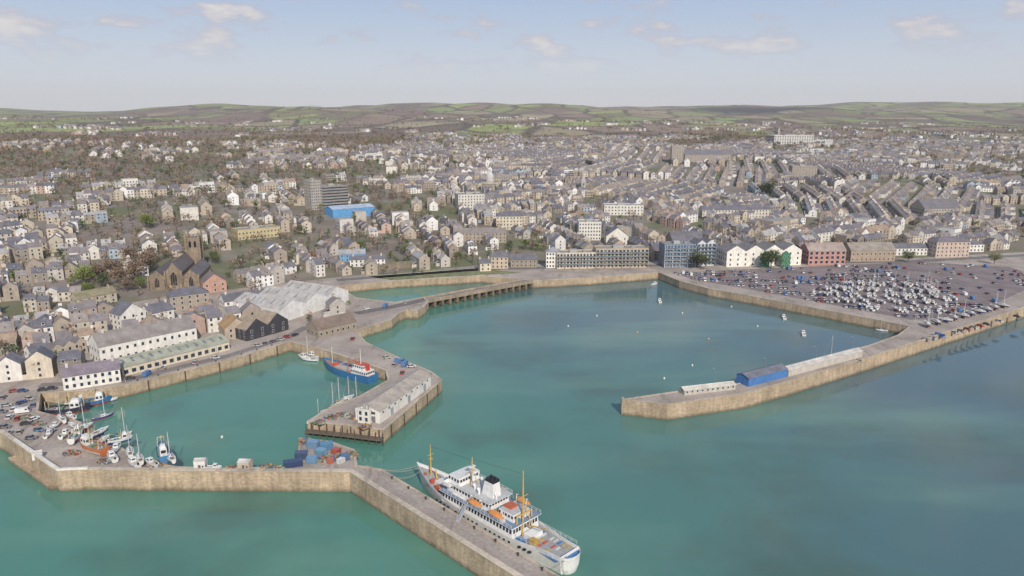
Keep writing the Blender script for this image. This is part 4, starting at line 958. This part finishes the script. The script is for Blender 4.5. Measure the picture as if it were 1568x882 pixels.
mb=MB(); q0=Vector((*G(700,800),5.6)); n_=Vector((.7,.7,0)); dd=Vector((.707,-.707,0))
q1=q0+n_*8.0+Vector((0,0,2.2))-dd*4
for s in (-.6,.6):
    o_=dd*s; mb.pole(q0+o_+Vector((0,0,1)),q1+o_+Vector((0,0,1)),.06,.06,GLOSS,(.5,.5,.52),4); mb.pole(q0+o_,q1+o_,.08,.08,GLOSS,(.5,.5,.52),4)
mb.face([tuple(q0-dd*.6),tuple(q0+dd*.6),tuple(q1+dd*.6),tuple(q1-dd*.6)],GLOSS,(.4,.4,.42)); mb.build('ship_gangway')
mb=MB(); mb.pole((0,0,0),(0,0,.7),.28,.22,GLOSS,(.05,.05,.05),8); mb.pole((0,0,.7),(0,0,.85),.38,.34,GLOSS,(.05,.05,.05),8); bol=mb.build('b',link=False)
def along(P,step,off,f):
    P=[G(*q) for q in P]
    for i in range(len(P)-1):
        a,b_=P[i],P[i+1]; l=math.hypot(b_[0]-a[0],b_[1]-a[1]); dx,dy=(b_[0]-a[0])/l,(b_[1]-a[1])/l
        for k in range(max(1,int(l/step))):
            t=(k+.5)*step
            if t<l: f(a[0]+dx*t-dy*off,a[1]+dy*t+dx*off,math.atan2(dy,dx))
fb_=lambda x,y,a: inst('mooring_bollard',bol,(x,y,5.5))
along([(855,882),(700,788),(585,719)],9,1.3,fb_); along([(196,589),(360,548),(443,523)],9,1.3,fb_); along([(455,712),(272,715)],8,1.3,fb_)
mb=MB(); mb.pole((0,0,0),(0,0,7),.09,.06,GLOSS,(.3,.3,.3)); mb.pole((0,0,7),(1.2,0,7.2),.05,.05,GLOSS,(.3,.3,.3),4); mb.box(1,1.7,-.15,.15,7.1,7.25,GLOSS,(.5,.5,.5)); lamp=mb.build('l',link=False)
fl=lambda x,y,a: inst('street_lamp',lamp,(x,y,5.5),a-math.pi/2)
along([(815,430),(905,425),(1008,417)],25,2,fl); along([(1040,430),(1165,456),(1345,490)],28,1.5,fl); along([(1330,529),(1205,564),(1045,598)],30,1,fl); along([(196,589),(443,523)],30,6,fl)
def container(px,py,c,a,Lx=6.1,h=2.6,w=2.44,name='shipping_container'):
    mb=MB(); mb.box(-Lx/2,Lx/2,-w/2,w/2,.1,h,GLOSS,c,GLOSS,tuple(q*1.15 for q in c))
    for k in range(int(Lx/.5)):
        x=-Lx/2+.3+k*.5
        for s in (-1,1): mb.box(x,x+.22,min(s*w/2,s*(w/2+.06)),max(s*w/2,s*(w/2+.06)),.25,h-.15,GLOSS,tuple(q*.85 for q in c))
    for x in (-Lx/2,Lx/2):
        for s in (-1,1): mb.box(x-.1,x+.1,s*w/2-.1,s*w/2+.1,0,h+.03,GLOSS,tuple(q*.7 for q in c))
    for s in (-.5,.5): mb.pole((Lx/2+.05,s,.3),(Lx/2+.05,s,h-.3),.04,.04,GLOSS,(.5,.5,.5),4)
    x,y=G(px,py); mb.build(name,(x,y,5.5),math.radians(a))
container(480,685,(.16,.27,.42),-10,4); container(500,688,(.1,.22,.36),20,4.4); container(462,702,(.06,.09,.16),10,4); container(492,698,(.16,.3,.42),-20,3.2); container(449,714,(.04,.07,.15),20,6,2.2); container(515,694,(.38,.09,.07),70,2.2,1.8); container(528,704,(.08,.15,.27),30,2.6,2); container(478,708,(.14,.27,.4),0,3.4,2.2); container(522,709,(.6,.6,.57),60,2.4,1.8,1.6,'storage_box'); container(506,708,(.4,.12,.08),15,2.2,1.6,1.8,'storage_box')
def pile(name,px,py,w,d,n,cols,z=5.5):
    mb=MB()
    for k in range(n):
        r=U(0,1)**.5; a=U(0,6.28); h=(1-r)*1.4*U(.3,1)
        mb.rbox(w*r*math.cos(a)/2,d*r*math.sin(a)/2,h,U(.5,1.1),U(.4,.8),U(.3,.6),U(0,3),WALL,random.choice(cols))
    x,y=G(px,py,z); mb.build(name,(x,y,z),0)
pc=[(.08,.14,.28),(.35,.08,.05),(.16,.13,.1),(.45,.42,.36),(.1,.25,.15),(.5,.27,.08),(.2,.17,.14),(.32,.27,.22)]
for px,py,w in ((500,704,7),(535,697,6),(470,677,6),(495,680,4),(410,716,5),(355,718,4),(430,719,4),(160,708,6),(240,712,6),(520,700,5),(110,695,6),(60,650,5),(508,640,6),(560,655,5),(490,648,5),(540,640,5),(525,636,6),(250,566,4),(300,556,4),(40,640,5)): pile('fishing_gear_pile',px,py,w,w*.6,55,pc)
def hut(px,py,w,d,h,c,a,name='white_pier_hut'):
    mb=MB(); mb.box(-w/2,w/2,-d/2,d/2,0,h,WALL,c); roofg(mb,-w/2,w/2,-d/2,d/2,h,.5,(.55,.52,.48),c,.1); mb.box(-.4,.4,-d/2-.04,-d/2,0,1.9,WALL,(.12,.14,.16)); mb.box(w/2-1,w/2-.5,-d/2-.04,-d/2,1,1.6,GLASS,WIN)
    x,y=G(px,py); mb.build(name,(x,y,5.5),a)
hut(308,717,3.6,3,3.2,WHITE,.1); hut(376,717,4,3,2.8,(.58,.48,.36),-.1,'stone_pier_hut'); place('small_dinghy',mB[0],328,719,0,5.5,.4,.8); hut(58,702,3,2.5,2.4,WHITE,.5)
ang0=math.radians(-9)
ca,sa=math.cos(ang0),math.sin(ang0)
cxm=sum(q[0] for q in CP)/len(CP); cym=sum(q[1] for q in CP)/len(CP)
BZ=[G(*q) for q in [(1235,450),(1300,430),(1410,436),(1465,460),(1440,480),(1385,486),(1280,465)]]
marks=MB()
for r in range(-9,10):
    for pair in (-2.6,2.6):
        yy=r*17+pair
        k=-85
        while k<85:
            xx=k*2.7; x=cxm+xx*ca-yy*sa; y=cym+xx*sa+yy*ca; k+=1
            if not pip(x,y,CP) or float(sdist(np.array(x),np.array(y)))<9: continue
            if y>np.interp(x,[-126,-22,112,327,560],[513,552,566,583,641])-10: continue
            marks.rbox(x+1.35*ca,y+1.35*sa,5.5,.12,4.6,.027,ang0,PAVE,(.5,.5,.48))
            if pip(x,y,BZ):
                if R()<.46:
                    m_=random.choice([yD[0],yD[0],yD[1],yD[3],yD[2]]+mB[:2]+mB[3:]); inst('laid_up_boat',m_,(x,y,5.5+(1.5 if m_ in yD else .4)),ang0+math.pi/2+U(-.4,.4),U(.75,1.0))
                continue
            if R()<(.58 if vn(x,y,45,1)>-.05 else .18)*(1 if x<cxm+60 else .7): putcar(x,y,ang0+math.pi/2+U(-.04,.04)+(math.pi if R()<.5 else 0),5.53)
marks.build('parking_bay_markings')
along([(1568,478),(1400,520)],6.5,4,lambda x,y,a: putcar(x,y,a+1.4,5.5) if R()<.7 else None)
along([(1540,470),(1400,506)],9,0,lambda x,y,a: inst('laid_up_boat',random.choice(yD),(x,y,7),a+U(.8,2)))
along([(1385,525),(1225,572)],14,5,lambda x,y,a: putcar(x,y,a,5.5) if R()<.5 else None)
for px,py in ((10,622),(22,628),(33,618),(45,612),(28,642),(40,650),(52,643),(15,640),(66,598),(80,596),(50,622),(5,610),(60,660),(78,662),(35,600),(8,655),(22,600),(2,632),(35,632),(12,665),(30,663),(48,672),(395,530),(405,527),(418,524),(430,521),(440,517),(452,514),(600,543),(585,538),(608,548),(570,530),(592,549),(540,520),(620,560),(612,556),(575,523),(200,580),(225,575),(300,556),(330,549),(560,474),(590,470),(620,464),(604,560),(616,572),(630,562)):
    x,y=G(px,py)
    if float(sdist(np.array(x),np.array(y)))>1.5: putcar(x,y,U(-.4,.6)+(1.5 if R()<.5 else 0),5.53)
# ------------------------------------------------------------------ light, sky, haze
el=math.radians(34); sxv,syv=.27,-.963
dv=Vector((sxv*math.cos(el),syv*math.cos(el),math.sin(el)))
ld=bpy.data.lights.new('sun','SUN'); ld.energy=3.9; ld.angle=math.radians(1.0); ld.color=(1,.92,.82)
lo=bpy.data.objects.new('sun',ld); lo.rotation_euler=dv.to_track_quat('Z','Y').to_euler(); sc.collection.objects.link(lo)
w=bpy.data.worlds.new('World'); sc.world=w; w.use_nodes=True; nt=w.node_tree; bg=nt.nodes['Background']
sk=nt.nodes.new('ShaderNodeTexSky'); sk.sky_type='NISHITA'; sk.sun_disc=False; sk.sun_elevation=el; sk.sun_rotation=math.atan2(sxv,syv); sk.air_density=1.0; sk.dust_density=.8; sk.ozone_density=2.0; sk.altitude=100
tcn=nt.nodes.new('ShaderNodeTexCoord'); v=tcn.outputs['Generated']
sz=N(nt,'ShaderNodeSeparateXYZ'); L(nt,v,sz.inputs[0])
gr=N(nt,'ShaderNodeValToRGB'); L(nt,sz.outputs[2],gr.inputs[0])
gr.color_ramp.elements[0].position=0; gr.color_ramp.elements[0].color=(.86,.85,.91,1); gr.color_ramp.elements[1].position=.8; gr.color_ramp.elements[1].color=(.2,.33,.6,1)
e=gr.color_ramp.elements.new(.06); e.color=(.76,.80,.91,1); e=gr.color_ramp.elements.new(.15); e.color=(.52,.65,.88,1)
gs=mix(nt,'MULTIPLY',1.0,gr.outputs[0],(10,10,10))
base=mix(nt,'MIX',.82,sk.outputs[0],gs)
n1=noise(nt,mapping(nt,v,(9,9,26)),1.0,7,.58)
msk=mrange(nt,n1,.51,.6,0,.85)
el_=mrange(nt,sz.outputs[2],.05,.10,0,1)
mm=N(nt,'ShaderNodeMath',operation='MULTIPLY'); L(nt,msk,mm.inputs[0]); L(nt,el_,mm.inputs[1])
cl=mix(nt,'MIX',mrange(nt,n1,.55,.66,0,1),(6.1,6.0,7.0),(9.0,8.5,8.2))
fin=mix(nt,'MIX',mm.outputs[0],base,cl)
L(nt,fin,bg.inputs['Color']); bg.inputs['Strength'].default_value=.085
m=bpy.data.materials.new('haze'); m.use_nodes=True; nt=m.node_tree; nt.nodes.remove(nt.nodes['Principled BSDF'])
vs=nt.nodes.new('ShaderNodeVolumeScatter'); vs.inputs['Density'].default_value=4.4e-5; vs.inputs['Color'].default_value=(.95,.93,1,1); vs.inputs['Anisotropy'].default_value=.1
nt.links.new(vs.outputs[0],nt.nodes['Material Output'].inputs['Volume'])
me=bpy.data.meshes.new('atmospheric_haze')
vv=[(x,y,z) for z in (-30,420) for x,y in ((-9000,-500),(9000,-500),(9000,9500),(-9000,9500))]
me.from_pydata(vv,[],[(3,2,1,0),(4,5,6,7),(0,1,5,4),(1,2,6,5),(2,3,7,6),(3,0,4,7)]); me.materials.append(m); inst('atmospheric_haze',me,(0,0,0))
# ------------------------------------------------------------------ camera
cd=bpy.data.cameras.new('camera'); cd.sensor_width=36; cd.lens=FPX/1568*36; cd.clip_end=40000; cd.clip_start=1
co=bpy.data.objects.new('camera',cd); co.location=(0,0,CH); co.rotation_euler=(math.pi/2-PITCH,0,0); sc.collection.objects.link(co); sc.camera=co
